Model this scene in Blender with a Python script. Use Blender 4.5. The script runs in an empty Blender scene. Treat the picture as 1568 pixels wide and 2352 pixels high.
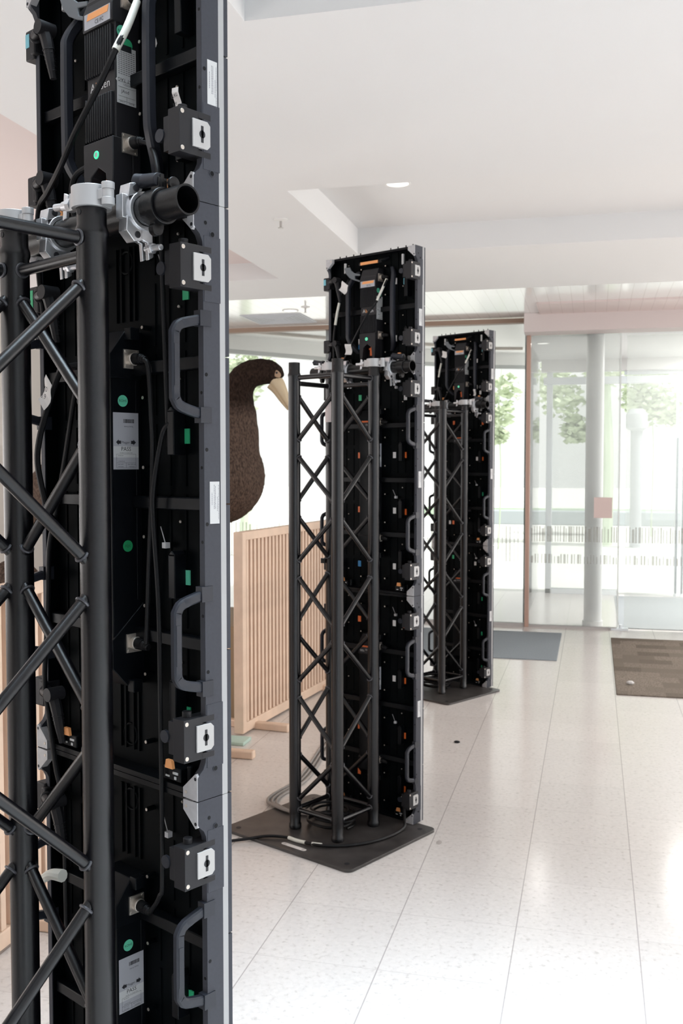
import bpy, bmesh, math, random
from mathutils import Vector, Matrix
from math import pi, sin, cos, radians

random.seed(7)
S = bpy.context.scene
COL = S.collection

# ------------------------------------------------------------------ camera, world, light, exposure
cam = bpy.data.cameras.new('camera')
cam.sensor_fit = 'VERTICAL'
cam.sensor_height = 36.0
cam.sensor_width = 24.0
cam.lens = 35.03
cam.clip_start = 0.05
cam.clip_end = 300
cam.dof.use_dof = True
cam.dof.focus_distance = 1.95
cam.dof.aperture_fstop = 11.0
camo = bpy.data.objects.new('camera', cam)
camo.location = (0, 0, 1.5794)
camo.rotation_euler = (pi / 2 - 0.0474, 0.0, 0.2471)
COL.objects.link(camo)
S.camera = camo

S.view_settings.view_transform = 'Standard'
S.view_settings.look = 'None'
S.view_settings.exposure = 0.0
S.view_settings.gamma = 1.0
S.view_settings.use_curve_mapping = False
S.cycles.max_bounces = 10
S.cycles.transparent_max_bounces = 16
S.cycles.sample_clamp_indirect = 6.0
S.cycles.caustics_reflective = False
S.cycles.caustics_refractive = False

W = bpy.data.worlds.new('overcast_sky')
S.world = W
W.use_nodes = True
bg = W.node_tree.nodes['Background']
bg.inputs[0].default_value = (0.985, 1.0, 0.97, 1)
bg.inputs[1].default_value = 1.30


def area(name, loc, rot, sx, sy, power, color, spread=180):
    l = bpy.data.lights.new(name, 'AREA')
    l.shape = 'RECTANGLE'
    l.size, l.size_y = sx, sy
    l.energy = power
    l.color = color
    l.spread = radians(spread)
    o = bpy.data.objects.new(name, l)
    o.location = loc
    o.rotation_euler = rot
    COL.objects.link(o)
    return o


sun = bpy.data.lights.new('sun', 'SUN')
sun.energy = 4.5
sun.angle = radians(3)
sun.color = (1.0, 0.985, 0.96)
suno = bpy.data.objects.new('sun', sun)
suno.rotation_euler = Vector((-0.55, 0.12, -0.83)).to_track_quat('-Z', 'Y').to_euler()
COL.objects.link(suno)
# skylight coffer over the near part of the lobby
area('skylight_coffer_light', (1.25, 1.22, 3.09), (0, 0, 0), 4.8, 3.4, 117, (0.80, 0.97, 1.10), 54)
# added fills along back and side walls, tilted up to brighten the ceiling
area('lobby_back_fill', (3.2, -5.0, 1.55), (radians(112), 0, 0), 4.0, 2.7, 45, (0.88, 0.985, 1.06))
area('lobby_right_fill', (5.45, -1.0, 1.55), (radians(112), 0, radians(90)), 7.0, 2.6, 95, (0.90, 0.985, 1.06))
area('lobby_right_fill_far', (5.45, 6.2, 1.55), (radians(112), 0, radians(90)), 6.6, 2.6, 262, (1.0, 0.975, 0.965))
area('lobby_left_fill', (-5.5, 2.2, 1.55), (radians(115), 0, radians(-90)), 13.0, 2.6, 260, (1.0, 0.975, 0.965))
# added fills beyond the right of the frame, over the tray and vestibule floors
area('tray_fill', (2.6, 5.8, 3.15), (0, 0, 0), 2.4, 1.2, 30, (1.0, 0.97, 0.95))
area('vestibule_fill', (3.0, 11.2, 2.83), (0, 0, 0), 3.6, 2.0, 230, (1.0, 0.99, 0.975))


def lamp(name, loc, power, r=0.12):
    l = bpy.data.lights.new(name, 'AREA')
    l.shape = 'DISK'
    l.energy = power
    l.size = r
    l.color = (1.0, 0.97, 0.93)
    o = bpy.data.objects.new(name, l)
    o.location = loc
    COL.objects.link(o)


lamp('vestibule_downlight_bulb', (-0.52, 10.6, 2.832), 6)
lamp('vestibule_downlight_bulb', (0.95, 10.9, 2.832), 22)


# ------------------------------------------------------------------ materials
MATS = {}


def mat(name, col, rough=0.5, metal=0.0, spec=0.5, emit=None, estr=0.0, noise=None, bump=None):
    if name in MATS:
        return MATS[name]
    m = bpy.data.materials.new(name)
    m.use_nodes = True
    nt = m.node_tree
    b = nt.nodes['Principled BSDF']
    b.inputs['Base Color'].default_value = (*col, 1)
    b.inputs['Roughness'].default_value = rough
    b.inputs['Metallic'].default_value = metal
    b.inputs['Specular IOR Level'].default_value = spec
    if emit:
        b.inputs['Emission Color'].default_value = (*emit, 1)
        b.inputs['Emission Strength'].default_value = estr
    tc = None
    if noise:
        scale, amt = noise
        tc = nt.nodes.new('ShaderNodeTexCoord')
        n = nt.nodes.new('ShaderNodeTexNoise')
        n.inputs['Scale'].default_value = scale
        n.inputs['Detail'].default_value = 4
        r = nt.nodes.new('ShaderNodeValToRGB')
        r.color_ramp.elements[0].position = 0.3
        r.color_ramp.elements[1].position = 0.7
        r.color_ramp.elements[0].color = (*[max(0, c * (1 - amt)) for c in col], 1)
        r.color_ramp.elements[1].color = (*[min(1, c * (1 + amt)) for c in col], 1)
        nt.links.new(tc.outputs['Object'], n.inputs['Vector'])
        nt.links.new(n.outputs['Fac'], r.inputs['Fac'])
        nt.links.new(r.outputs['Color'], b.inputs['Base Color'])
    if bump:
        scale, strength = bump
        if tc is None:
            tc = nt.nodes.new('ShaderNodeTexCoord')
        n2 = nt.nodes.new('ShaderNodeTexNoise')
        n2.inputs['Scale'].default_value = scale
        n2.inputs['Detail'].default_value = 3
        bp = nt.nodes.new('ShaderNodeBump')
        bp.inputs['Strength'].default_value = strength
        bp.inputs['Distance'].default_value = 0.002
        nt.links.new(tc.outputs['Object'], n2.inputs['Vector'])
        nt.links.new(n2.outputs['Fac'], bp.inputs['Height'])
        nt.links.new(bp.outputs['Normal'], b.inputs['Normal'])
    MATS[name] = m
    return m


BLACK = mat('black_powder_coat', (0.0030, 0.0028, 0.0042), 0.27, spec=0.50, noise=(60, 0.25), bump=(900, 0.15))
PIPE = mat('black_steel_pipe', (0.005, 0.005, 0.006), 0.3, spec=0.35, bump=(300, 0.1))
WELD = mat('weld_bead', (0.10, 0.10, 0.11), 0.35, metal=0.6)
FRAME = mat('charcoal_cabinet_frame', (0.047, 0.049, 0.060), 0.55, spec=0.25, noise=(160, 0.05), bump=(1400, 0.10))
RECESS = mat('black_cabinet_inside', (0.0012, 0.0022, 0.0028), 0.5, spec=0.05, noise=(25, 0.3))
PLASTIC = mat('black_plastic', (0.0028, 0.0036, 0.0050), 0.36, spec=0.18)
FINGREY = mat('dark_grey_plastic', (0.016, 0.0155, 0.018), 0.5, spec=0.3, bump=(900, 0.1))
HANDLE = mat('slate_handle_plastic', (0.020, 0.022, 0.030), 0.42, spec=0.35)
RUBBER = mat('black_rubber', (0.004, 0.004, 0.005), 0.5, spec=0.3)
SILVER = mat('silver_edge_strip', (0.40, 0.395, 0.395), 0.45)
LUG = mat('pale_grey_cast_lug', (0.50, 0.49, 0.50), 0.45, noise=(70, 0.08))
PLATE = mat('silver_lock_plate', (0.48, 0.465, 0.455), 0.4)
ALU = mat('cast_aluminium', (0.72, 0.73, 0.76), 0.34, metal=0.85, noise=(40, 0.1))
ALUW = mat('pale_aluminium', (0.56, 0.56, 0.57), 0.38, metal=0.35)
NICKEL = mat('nickel_connector', (0.62, 0.56, 0.50), 0.35, metal=0.7)
PAPER = mat('white_paper', (0.74, 0.72, 0.71), 0.7)
LABEL = mat('pale_grey_label', (0.42, 0.42, 0.455), 0.5)
LABELW = mat('white_label', (0.60, 0.60, 0.60), 0.5)
INK = mat('black_ink', (0.012, 0.012, 0.016), 0.6)
INKG = mat('grey_ink', (0.22, 0.22, 0.25), 0.6)
GREEN = mat('green_sticker', (0.035, 0.42, 0.19), 0.5)
MINT = mat('mint_sticker', (0.12, 0.56, 0.36), 0.5)
DGREEN = mat('deep_green_sticker', (0.01, 0.26, 0.09), 0.5)
ORANGE = mat('orange_plastic', (0.80, 0.16, 0.03), 0.5)
AMBER = mat('amber_plastic', (0.85, 0.36, 0.13), 0.5)
CYAN = mat('cyan_sticker', (0.20, 0.52, 0.62), 0.5)
BLUE = mat('blue_sticker', (0.03, 0.22, 0.48), 0.5)
LEDG = mat('green_indicator', (0.05, 0.6, 0.3), 0.4, emit=(0.05, 0.75, 0.40), estr=0.9)
CREAM = mat('cream_heat_shrink', (0.72, 0.71, 0.64), 0.5)
STEELPL = mat('dark_steel_plate', (0.050, 0.045, 0.043), 0.36, spec=0.42, noise=(14, 0.35), bump=(700, 0.1))
GREYCABLE = mat('grey_cable', (0.30, 0.27, 0.25), 0.5)


# ------------------------------------------------------------------ mesh builder
class MB:
    def __init__(self):
        self.bm = bmesh.new()
        self.mi = 0

    def _mark(self, n0):
        self.bm.faces.ensure_lookup_table()
        for f in list(self.bm.faces)[n0:]:
            f.material_index = self.mi

    def quadbox(self, P):
        n0 = len(self.bm.faces)
        v = [self.bm.verts.new(p) for p in P]
        for q in ((0, 3, 2, 1), (4, 5, 6, 7), (0, 1, 5, 4), (1, 2, 6, 5), (2, 3, 7, 6), (3, 0, 4, 7)):
            self.bm.faces.new([v[i] for i in q])
        self._mark(n0)

    def box(self, x0, x1, y0, y1, z0, z1):
        self.quadbox([(x0, y0, z0), (x1, y0, z0), (x1, y1, z0), (x0, y1, z0),
                      (x0, y0, z1), (x1, y0, z1), (x1, y1, z1), (x0, y1, z1)])

    def prism(self, pts, vec):
        n0 = len(self.bm.faces)
        vec = Vector(vec)
        a = [self.bm.verts.new(Vector(p)) for p in pts]
        b = [self.bm.verts.new(Vector(p) + vec) for p in pts]
        n = len(pts)
        fs = [self.bm.faces.new(a), self.bm.faces.new(b[::-1])]
        for i in range(n):
            fs.append(self.bm.faces.new([a[i], b[i], b[(i + 1) % n], a[(i + 1) % n]]))
        bmesh.ops.recalc_face_normals(self.bm, faces=fs)
        self._mark(n0)

    def yz(self, pts, x0, x1):
        self.prism([(x0, p[0], p[1]) for p in pts], (x1 - x0, 0, 0))

    def xz(self, pts, y0, y1):
        self.prism([(p[0], y0, p[1]) for p in pts], (0, y1 - y0, 0))

    def xy(self, pts, z0, z1):
        self.prism([(p[0], p[1], z0) for p in pts], (0, 0, z1 - z0))

    def _frame(self, d):
        d = d.normalized()
        ref = Vector((0, 0, 1)) if abs(d.z) < 0.9 else Vector((1, 0, 0))
        a = d.cross(ref).normalized()
        return a, d.cross(a).normalized()

    def cyl(self, p0, p1, r0, r1=None, n=16, caps=True):
        if r1 is None:
            r1 = r0
        n0 = len(self.bm.faces)
        p0, p1 = Vector(p0), Vector(p1)
        a, b = self._frame(p1 - p0)
        A, B = [], []
        for i in range(n):
            t = 2 * pi * i / n
            d = a * cos(t) + b * sin(t)
            A.append(self.bm.verts.new(p0 + d * r0))
            B.append(self.bm.verts.new(p1 + d * r1))
        fs = []
        for i in range(n):
            j = (i + 1) % n
            fs.append(self.bm.faces.new([A[i], A[j], B[j], B[i]]))
        if caps:
            fs.append(self.bm.faces.new(A[::-1]))
            fs.append(self.bm.faces.new(B))
        bmesh.ops.recalc_face_normals(self.bm, faces=fs)
        self._mark(n0)

    def pipe(self, p0, p1, R, r, n=28):
        n0 = len(self.bm.faces)
        p0, p1 = Vector(p0), Vector(p1)
        a, b = self._frame(p1 - p0)
        rings = []
        for p, q in ((p0, R), (p1, R), (p1, r), (p0, r)):
            rings.append([self.bm.verts.new(p + (a * cos(2 * pi * i / n) + b * sin(2 * pi * i / n)) * q) for i in range(n)])
        fs = []
        for k in range(4):
            X, Y = rings[k], rings[(k + 1) % 4]
            for i in range(n):
                j = (i + 1) % n
                fs.append(self.bm.faces.new([X[i], X[j], Y[j], Y[i]]))
        bmesh.ops.recalc_face_normals(self.bm, faces=fs)
        self._mark(n0)

    def lathe(self, c, prof, n=24, axis='z'):
        n0 = len(self.bm.faces)
        c = Vector(c)
        rings = []
        for r, h in prof:
            ring = []
            for i in range(n):
                t = 2 * pi * i / n
                if axis == 'z':
                    o = Vector((r * cos(t), r * sin(t), h))
                elif axis == 'x':
                    o = Vector((h, r * cos(t), r * sin(t)))
                else:
                    o = Vector((r * cos(t), h, r * sin(t)))
                ring.append(self.bm.verts.new(c + o))
            rings.append(ring)
        fs = []
        for X, Y in zip(rings, rings[1:]):
            for i in range(n):
                j = (i + 1) % n
                fs.append(self.bm.faces.new([X[i], X[j], Y[j], Y[i]]))
        fs.append(self.bm.faces.new(rings[0][::-1]))
        fs.append(self.bm.faces.new(rings[-1]))
        bmesh.ops.recalc_face_normals(self.bm, faces=fs)
        self._mark(n0)

    def torus(self, c, axis, R, r, n=20, m=8):
        c, axis = Vector(c), Vector(axis)
        a, b = self._frame(axis)
        pts = [c + (a * cos(2 * pi * i / n) + b * sin(2 * pi * i / n)) * R for i in range(n)]
        self.sweep(pts, r, m, closed=True, smooth=0)

    def sphere(self, c, r, scale=(1, 1, 1), seg=16, rings=10, rot=None):
        n0 = len(self.bm.faces)
        M = Matrix.Translation(Vector(c))
        if rot:
            M = M @ rot
        M = M @ Matrix.Diagonal((*[r * s for s in scale], 1))
        bmesh.ops.create_uvsphere(self.bm, u_segments=seg, v_segments=rings, radius=1, matrix=M)
        self._mark(n0)

    def sweep(self, pts, r, m=8, closed=False, smooth=6, radii=None, sec=None, ref=None):
        pts = [Vector(p) for p in pts]
        if smooth and not closed and len(pts) > 2:
            q, rr = [], []
            P = [pts[0] * 2 - pts[1]] + pts + [pts[-1] * 2 - pts[-2]]
            for i in range(1, len(P) - 2):
                for k in range(smooth):
                    t = k / smooth
                    a, b, c, d = P[i - 1], P[i], P[i + 1], P[i + 2]
                    q.append(0.5 * ((2 * b) + (c - a) * t + (2 * a - 5 * b + 4 * c - d) * t * t + (3 * b - a - 3 * c + d) * t ** 3))
                    if radii:
                        rr.append(radii[i - 1] * (1 - t) + radii[i] * t)
            q.append(pts[-1])
            if radii:
                rr.append(radii[-1])
                radii = rr
            pts = q
        n0 = len(self.bm.faces)
        N = len(pts)
        nrm = None
        rings = []
        for i, p in enumerate(pts):
            if closed:
                t = (pts[(i + 1) % N] - pts[i - 1]).normalized()
            else:
                t = (pts[min(i + 1, N - 1)] - pts[max(i - 1, 0)]).normalized()
            if ref is not None:
                b = Vector(ref).normalized()
                a = t.cross(b).normalized()
            else:
                if nrm is None:
                    nrm = self._frame(t)[0]
                nrm = (nrm - t * nrm.dot(t)).normalized()
                a, b = nrm, t.cross(nrm)
            R = radii[i] if radii else r
            if sec:
                ring = [self.bm.verts.new(p + a * s[0] + b * s[1]) for s in sec]
            else:
                ring = [self.bm.verts.new(p + (a * cos(2 * pi * k / m) + b * sin(2 * pi * k / m)) * R) for k in range(m)]
            rings.append(ring)
        fs = []
        L = len(rings[0])
        for i in range(N if closed else N - 1):
            X, Y = rings[i], rings[(i + 1) % N]
            for k in range(L):
                j = (k + 1) % L
                fs.append(self.bm.faces.new([X[k], X[j], Y[j], Y[k]]))
        if not closed:
            fs.append(self.bm.faces.new(rings[0][::-1]))
            fs.append(self.bm.faces.new(rings[-1]))
        bmesh.ops.recalc_face_normals(self.bm, faces=fs)
        self._mark(n0)

    def text(self, s, size, M, thick=0.0, align='CENTER'):
        n0 = len(self.bm.faces)
        cu = bpy.data.curves.new('lettering', 'FONT')
        cu.body = s
        cu.size = size
        cu.align_x = align
        cu.align_y = 'CENTER'
        cu.resolution_u = 2
        cu.extrude = thick
        o = bpy.data.objects.new('lettering', cu)
        me = bpy.data.meshes.new_from_object(o)
        me.transform(M)
        self.bm.from_mesh(me)
        bpy.data.objects.remove(o)
        bpy.data.curves.remove(cu)
        bpy.data.meshes.remove(me)
        self._mark(n0)

    def mesh(self, name, mats, smooth=True, angle=35):
        me = bpy.data.meshes.new(name)
        self.bm.to_mesh(me)
        self.bm.free()
        for m in (mats if isinstance(mats, (list, tuple)) else [mats]):
            me.materials.append(m)
        if smooth:
            me.shade_smooth()
            me.set_sharp_from_angle(angle=radians(angle))
        return me


CACHE = {}


def obj(name, fn, mats, parent=None, key=None, loc=(0, 0, 0), rotz=0.0, bevel=0.0, label=None, smooth=True, angle=35):
    """link ONE mesh object; fn(mb) makes its shape; key shares the mesh between repeats"""
    if key and key in CACHE:
        me = CACHE[key]
    else:
        mb = MB()
        fn(mb)
        me = mb.mesh(name, mats, smooth, angle)
        if key:
            CACHE[key] = me
    o = bpy.data.objects.new(name, me)
    o.location = loc
    o.rotation_euler = (0, 0, rotz)
    COL.objects.link(o)
    if parent:
        o.parent = parent
    if bevel:
        b = o.modifiers.new('bevel', 'BEVEL')
        b.width = bevel
        b.segments = 2
        b.limit_method = 'ANGLE'
        b.angle_limit = radians(40)
    if label:
        o['label'] = label
    return o


def tag(o, label, cat, group=None, kind=None):
    o['label'] = label
    o['category'] = cat
    if group:
        o['group'] = group
    if kind:
        o['kind'] = kind
    return o


def thing(name, label, cat, loc=(0, 0, 0), rotz=0.0, group=None):
    o = bpy.data.objects.new(name, None)
    o.empty_display_size = 0.05
    o.location = loc
    o.rotation_euler = (0, 0, rotz)
    COL.objects.link(o)
    return tag(o, label, cat, group)


def struct(o, label=None, cat=None):
    o['kind'] = 'structure'
    if label:
        o['label'] = label
    if cat:
        o['category'] = cat
    return o


def bx(*a):
    return lambda m: m.box(*a)


# ------------------------------------------------------------------ room shell
def floor_material():
    m = bpy.data.materials.new('terrazzo_floor_tiles')
    m.use_nodes = True
    nt = m.node_tree
    N, L = nt.nodes, nt.links
    b = N['Principled BSDF']
    tc = N.new('ShaderNodeTexCoord')
    sep = N.new('ShaderNodeSeparateXYZ')
    L.new(tc.outputs['Object'], sep.inputs[0])

    def math(op, a, c=None):
        n = N.new('ShaderNodeMath')
        n.operation = op
        if hasattr(a, 'links'):
            L.new(a, n.inputs[0])
        else:
            n.inputs[0].default_value = a
        if c is not None:
            if hasattr(c, 'links'):
                L.new(c, n.inputs[1])
            else:
                n.inputs[1].default_value = c
        return n.outputs[0]

    def line(axis, off, width):
        t = math('DIVIDE', math('SUBTRACT', sep.outputs[axis], off), 0.4004)
        f = math('ABSOLUTE', math('SUBTRACT', math('FRACT', math('ADD', t, 0.5)), 0.5))
        return math('LESS_THAN', math('MULTIPLY', f, 0.4004), width), math('FLOOR', t)

    lx, ix = line('X', -0.6372, 0.0019)
    ly, iy = line('Y', 2.9834, 0.0012)
    comb = N.new('ShaderNodeCombineXYZ')
    L.new(ix, comb.inputs[0])
    L.new(iy, comb.inputs[1])
    wn = N.new('ShaderNodeTexWhiteNoise')
    wn.noise_dimensions = '3D'
    L.new(comb.outputs[0], wn.inputs['Vector'])
    v = N.new('ShaderNodeTexVoronoi')
    v.inputs['Scale'].default_value = 75
    L.new(tc.outputs['Object'], v.inputs['Vector'])
    n1 = N.new('ShaderNodeTexNoise')
    n1.inputs['Scale'].default_value = 55
    n1.inputs['Detail'].default_value = 5
    L.new(tc.outputs['Object'], n1.inputs['Vector'])
    r = N.new('ShaderNodeValToRGB')
    r.color_ramp.elements[0].position = 0.30
    r.color_ramp.elements[0].color = (0.61, 0.565, 0.535, 1)
    r.color_ramp.elements[1].position = 0.52
    r.color_ramp.elements[1].color = (0.755, 0.71, 0.68, 1)
    e = r.color_ramp.elements.new(0.40)
    e.color = (0.725, 0.68, 0.65, 1)
    L.new(n1.outputs['Fac'], r.inputs['Fac'])
    r2 = N.new('ShaderNodeValToRGB')
    r2.color_ramp.elements[0].color = (0.96, 0.96, 0.96, 1)
    r2.color_ramp.elements[1].color = (1.03, 1.03, 1.03, 1)
    L.new(v.outputs['Color'], r2.inputs['Fac'])
    mx = N.new('ShaderNodeMix')
    mx.data_type = 'RGBA'
    mx.blend_type = 'MULTIPLY'
    mx.inputs['Factor'].default_value = 1
    L.new(r.outputs[0], mx.inputs['A'])
    L.new(r2.outputs[0], mx.inputs['B'])
    r3 = N.new('ShaderNodeValToRGB')
    r3.color_ramp.elements[0].color = (0.97, 0.97, 0.97, 1)
    r3.color_ramp.elements[1].color = (1.02, 1.02, 1.02, 1)
    L.new(wn.outputs['Value'], r3.inputs['Fac'])
    mx2 = N.new('ShaderNodeMix')
    mx2.data_type = 'RGBA'
    mx2.blend_type = 'MULTIPLY'
    mx2.inputs['Factor'].default_value = 1
    L.new(mx.outputs['Result'], mx2.inputs['A'])
    L.new(r3.outputs[0], mx2.inputs['B'])
    g = N.new('ShaderNodeMix')
    g.data_type = 'RGBA'
    L.new(math('MULTIPLY', lx, 0.75), g.inputs['Factor'])
    L.new(mx2.outputs['Result'], g.inputs['A'])
    g.inputs['B'].default_value = (0.36, 0.32, 0.31, 1)
    g2 = N.new('ShaderNodeMix')
    g2.data_type = 'RGBA'
    L.new(math('MULTIPLY', ly, 0.5), g2.inputs['Factor'])
    L.new(g.outputs['Result'], g2.inputs['A'])
    g2.inputs['B'].default_value = (0.45, 0.41, 0.40, 1)
    L.new(g2.outputs['Result'], b.inputs['Base Color'])
    b.inputs['Roughness'].default_value = 0.16
    b.inputs['Specular IOR Level'].default_value = 0.45
    return m


FLOOR = floor_material()
CEIL = mat('warm_white_plaster', (0.80, 0.797, 0.795), 0.85)
WALLM = mat('pale_wall_paint', (0.74, 0.69, 0.65), 0.8)


def plank_mat(name, c0, c1, scale, rough):
    m = bpy.data.materials.new(name)
    m.use_nodes = True
    nt = m.node_tree
    b = nt.nodes['Principled BSDF']
    tc = nt.nodes.new('ShaderNodeTexCoord')
    w = nt.nodes.new('ShaderNodeTexWave')
    w.wave_type = 'BANDS'
    w.bands_direction = 'X'
    w.wave_profile = 'SAW'
    w.inputs['Scale'].default_value = scale
    w.inputs['Distortion'].default_value = 0
    r = nt.nodes.new('ShaderNodeValToRGB')
    r.color_ramp.elements[0].position = 0.0
    r.color_ramp.elements[0].color = (*c0, 1)
    r.color_ramp.elements[1].position = 0.08
    r.color_ramp.elements[1].color = (*c1, 1)
    nt.links.new(tc.outputs['Object'], w.inputs['Vector'])
    nt.links.new(w.outputs['Fac'], r.inputs['Fac'])
    nt.links.new(r.outputs['Color'], b.inputs['Base Color'])
    b.inputs['Roughness'].default_value = rough
    return m


PLANKW = plank_mat('white_ceiling_planks', (0.70, 0.68, 0.66), (0.93, 0.93, 0.92), 3.2, 0.12)
PLANKW.node_tree.nodes['Principled BSDF'].inputs['Specular IOR Level'].default_value = 1.0
PLANK_SHADE = plank_mat('planks_painted_shade', (0.58, 0.48, 0.46), (0.72, 0.61, 0.59), 3.2, 0.5)  # pinker plank colours stand for the shade before the bulkhead

struct(obj('floor', bx(-7.0, 5.5, -5.2, 12.55, -0.06, 0.0), FLOOR, smooth=False), 'pale speckled terrazzo tile floor', 'floor')


def ceiling_fn(m):
    xs = [-7.0, -5.5, -2.345, -1.556, -1.10, 4.2, 5.5]
    ys = [-5.2, -2.0, 2.4, 3.09, 5.02, 6.62, 7.34, 8.2]

    def height(x, y):
        if -1.10 < x < 4.2 and -2.0 < y < 3.09:
            return 3.12
        if -1.556 < x < 4.2 and 5.02 < y < 6.62:
            return 3.17
        if -5.5 < x < -2.345 and 2.4 < y < 7.34:
            return 3.13
        return 3.0
    H = {}
    for i in range(len(xs) - 1):
        for j in range(len(ys) - 1):
            z = height((xs[i] + xs[i + 1]) / 2, (ys[j] + ys[j + 1]) / 2)
            H[i, j] = z
            vs = [m.bm.verts.new(p) for p in ((xs[i], ys[j], z), (xs[i], ys[j + 1], z), (xs[i + 1], ys[j + 1], z), (xs[i + 1], ys[j], z))]
            f = m.bm.faces.new(vs)
            f.material_index = 1 if z == 3.13 else 0  # left tray ceiling takes the pinkish second material

    def wall(p, q, z0, z1):
        if abs(z0 - z1) > 1e-6:
            m.bm.faces.new([m.bm.verts.new(a) for a in ((*p, z0), (*q, z0), (*q, z1), (*p, z1))])
    for (i, j), z in H.items():
        if (i + 1, j) in H:
            wall((xs[i + 1], ys[j]), (xs[i + 1], ys[j + 1]), z, H[i + 1, j])
        if (i, j + 1) in H:
            wall((xs[i], ys[j + 1]), (xs[i + 1], ys[j + 1]), z, H[i, j + 1])
    m.box(-7.0, 5.5, -5.2, 8.2, 3.2, 3.26)


struct(obj('ceiling', ceiling_fn, [CEIL, mat('pinkish_tray_ceiling', (0.78, 0.68, 0.66), 0.85)], smooth=False), 'white plaster ceiling with shallow recessed trays', 'ceiling')
struct(obj('ceiling_planks', bx(-7.0, 5.5, 8.2, 9.86, 3.0, 3.2), PLANKW, smooth=False), 'bright white plank ceiling strip along the glass front', 'ceiling')
struct(obj('wall_left', bx(-5.7, -5.6, -5.2, 9.95, 0, 3.2), WALLM, smooth=False), 'pale plain wall far left', 'wall')
struct(obj('wall_back', bx(-5.7, 5.6, -5.4, -5.3, 0, 3.2), mat('grey_wall_paint', (0.42, 0.42, 0.43), 0.8), smooth=False), 'plain grey wall behind the photographer', 'wall')
struct(obj('wall_right', bx(5.5, 5.6, -5.2, 9.95, 0, 3.2), WALLM, smooth=False), 'pale plain wall far right', 'wall')

# bulkhead over the entrance and an added plank strip, ceiling shade painted as pink
struct(obj('trim_1', bx(-0.645, 5.5, 9.55, 9.84, 2.822, 3.0), mat('pink_white_bulkhead', (0.72, 0.645, 0.63), 0.6), bevel=0.004),
       'pinkish white bulkhead above the glass entrance', 'bulkhead')
struct(obj('plank_shade_strip', bx(-0.50, 5.5, 8.95, 9.55, 2.982, 3.0), PLANK_SHADE, smooth=False), 'added plank strip with painted ceiling shade before the bulkhead', 'trim')
# brown header rail above the left glass
struct(obj('trim_3', bx(-7.0, -0.645, 9.80, 9.90, 2.945, 2.99), mat('brown_header_rail', (0.36, 0.25, 0.19), 0.5), smooth=False),
       'thin brown header rail above the left glass', 'rail')


# ---- glass
def glass_mat(name, veil):
    """thin clear pane: sees straight through, mirrors at grazing angles, carries a veil that paints in haze"""
    m = bpy.data.materials.new(name)
    m.use_nodes = True
    nt = m.node_tree
    for n in list(nt.nodes):
        nt.nodes.remove(n)
    out = nt.nodes.new('ShaderNodeOutputMaterial')
    tr = nt.nodes.new('ShaderNodeBsdfTransparent')
    tr.inputs[0].default_value = (0.972, 0.980, 0.976, 1)
    gl = nt.nodes.new('ShaderNodeBsdfGlossy')
    gl.inputs['Roughness'].default_value = 0.02
    fr = nt.nodes.new('ShaderNodeFresnel')
    fr.inputs[0].default_value = 1.45
    tl = nt.nodes.new('ShaderNodeBsdfTranslucent')
    tl.inputs[0].default_value = (0.90, 0.92, 0.90, 1)
    mv = nt.nodes.new('ShaderNodeMixShader')
    mv.inputs[0].default_value = veil  # translucent share paints haze over what stands behind the pane
    mx = nt.nodes.new('ShaderNodeMixShader')
    nt.links.new(tr.outputs[0], mv.inputs[1])
    nt.links.new(tl.outputs[0], mv.inputs[2])
    nt.links.new(fr.outputs[0], mx.inputs[0])
    nt.links.new(mv.outputs[0], mx.inputs[1])
    nt.links.new(gl.outputs[0], mx.inputs[2])
    nt.links.new(mx.outputs[0], out.inputs[0])
    return m


GLASS = glass_mat('clear_pane_glass', 0.05)
HAZED = glass_mat('hazed_entrance_glass', 0.24)
COPPER = mat('copper_mullion', (0.55, 0.36, 0.29), 0.4, metal=0.3)
PALEMET = mat('pale_grey_metal', (0.76, 0.79, 0.80), 0.45)
GREYMET = mat('blue_grey_metal', (0.74, 0.79, 0.82), 0.45)


def film_mat():
    m = bpy.data.materials.new('frosted_film')
    m.use_nodes = True
    nt = m.node_tree
    nt.nodes.remove(nt.nodes['Principled BSDF'])
    out = nt.nodes['Material Output']
    tr = nt.nodes.new('ShaderNodeBsdfTransparent')
    tr.inputs[0].default_value = (0.93, 0.93, 0.91, 1)
    tl = nt.nodes.new('ShaderNodeBsdfTranslucent')
    tl.inputs[0].default_value = (0.52, 0.52, 0.50, 1)
    df = nt.nodes.new('ShaderNodeBsdfDiffuse')
    df.inputs[0].default_value = (0.75, 0.75, 0.73, 1)
    m1 = nt.nodes.new('ShaderNodeMixShader')
    m2 = nt.nodes.new('ShaderNodeMixShader')
    m2.inputs[0].default_value = 0.32
    nt.links.new(tl.outputs[0], m1.inputs[1])
    nt.links.new(df.outputs[0], m1.inputs[2])
    nt.links.new(m1.outputs[0], m2.inputs[2])
    nt.links.new(tr.outputs[0], m2.inputs[1])
    nt.links.new(m2.outputs[0], out.inputs[0])
    return m


FROST = film_mat()
SILL = mat('sill_metal', (0.45, 0.43, 0.42), 0.4)


def stripes(x0, x1, z0, z1, y, step=0.045, seed=3):
    def fn(m):
        rnd = random.Random(seed)
        x = x0
        while x < x1:
            w = rnd.choice([0.008, 0.008, 0.014, 0.022])
            m.box(x, min(x + w, x1), y - 0.0012, y, z0, z1 - rnd.choice([0, 0, 0.02]))
            x += step * rnd.choice([0.8, 1.0])
    return fn


def pane(name, x0, x1, z0, z1, y=9.85, label='', glass=None):
    o = obj(name, bx(x0, x1, y - 0.006, y + 0.006, z0, z1), glass or GLASS, smooth=False)
    struct(o, label, 'window')
    return o


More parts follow.
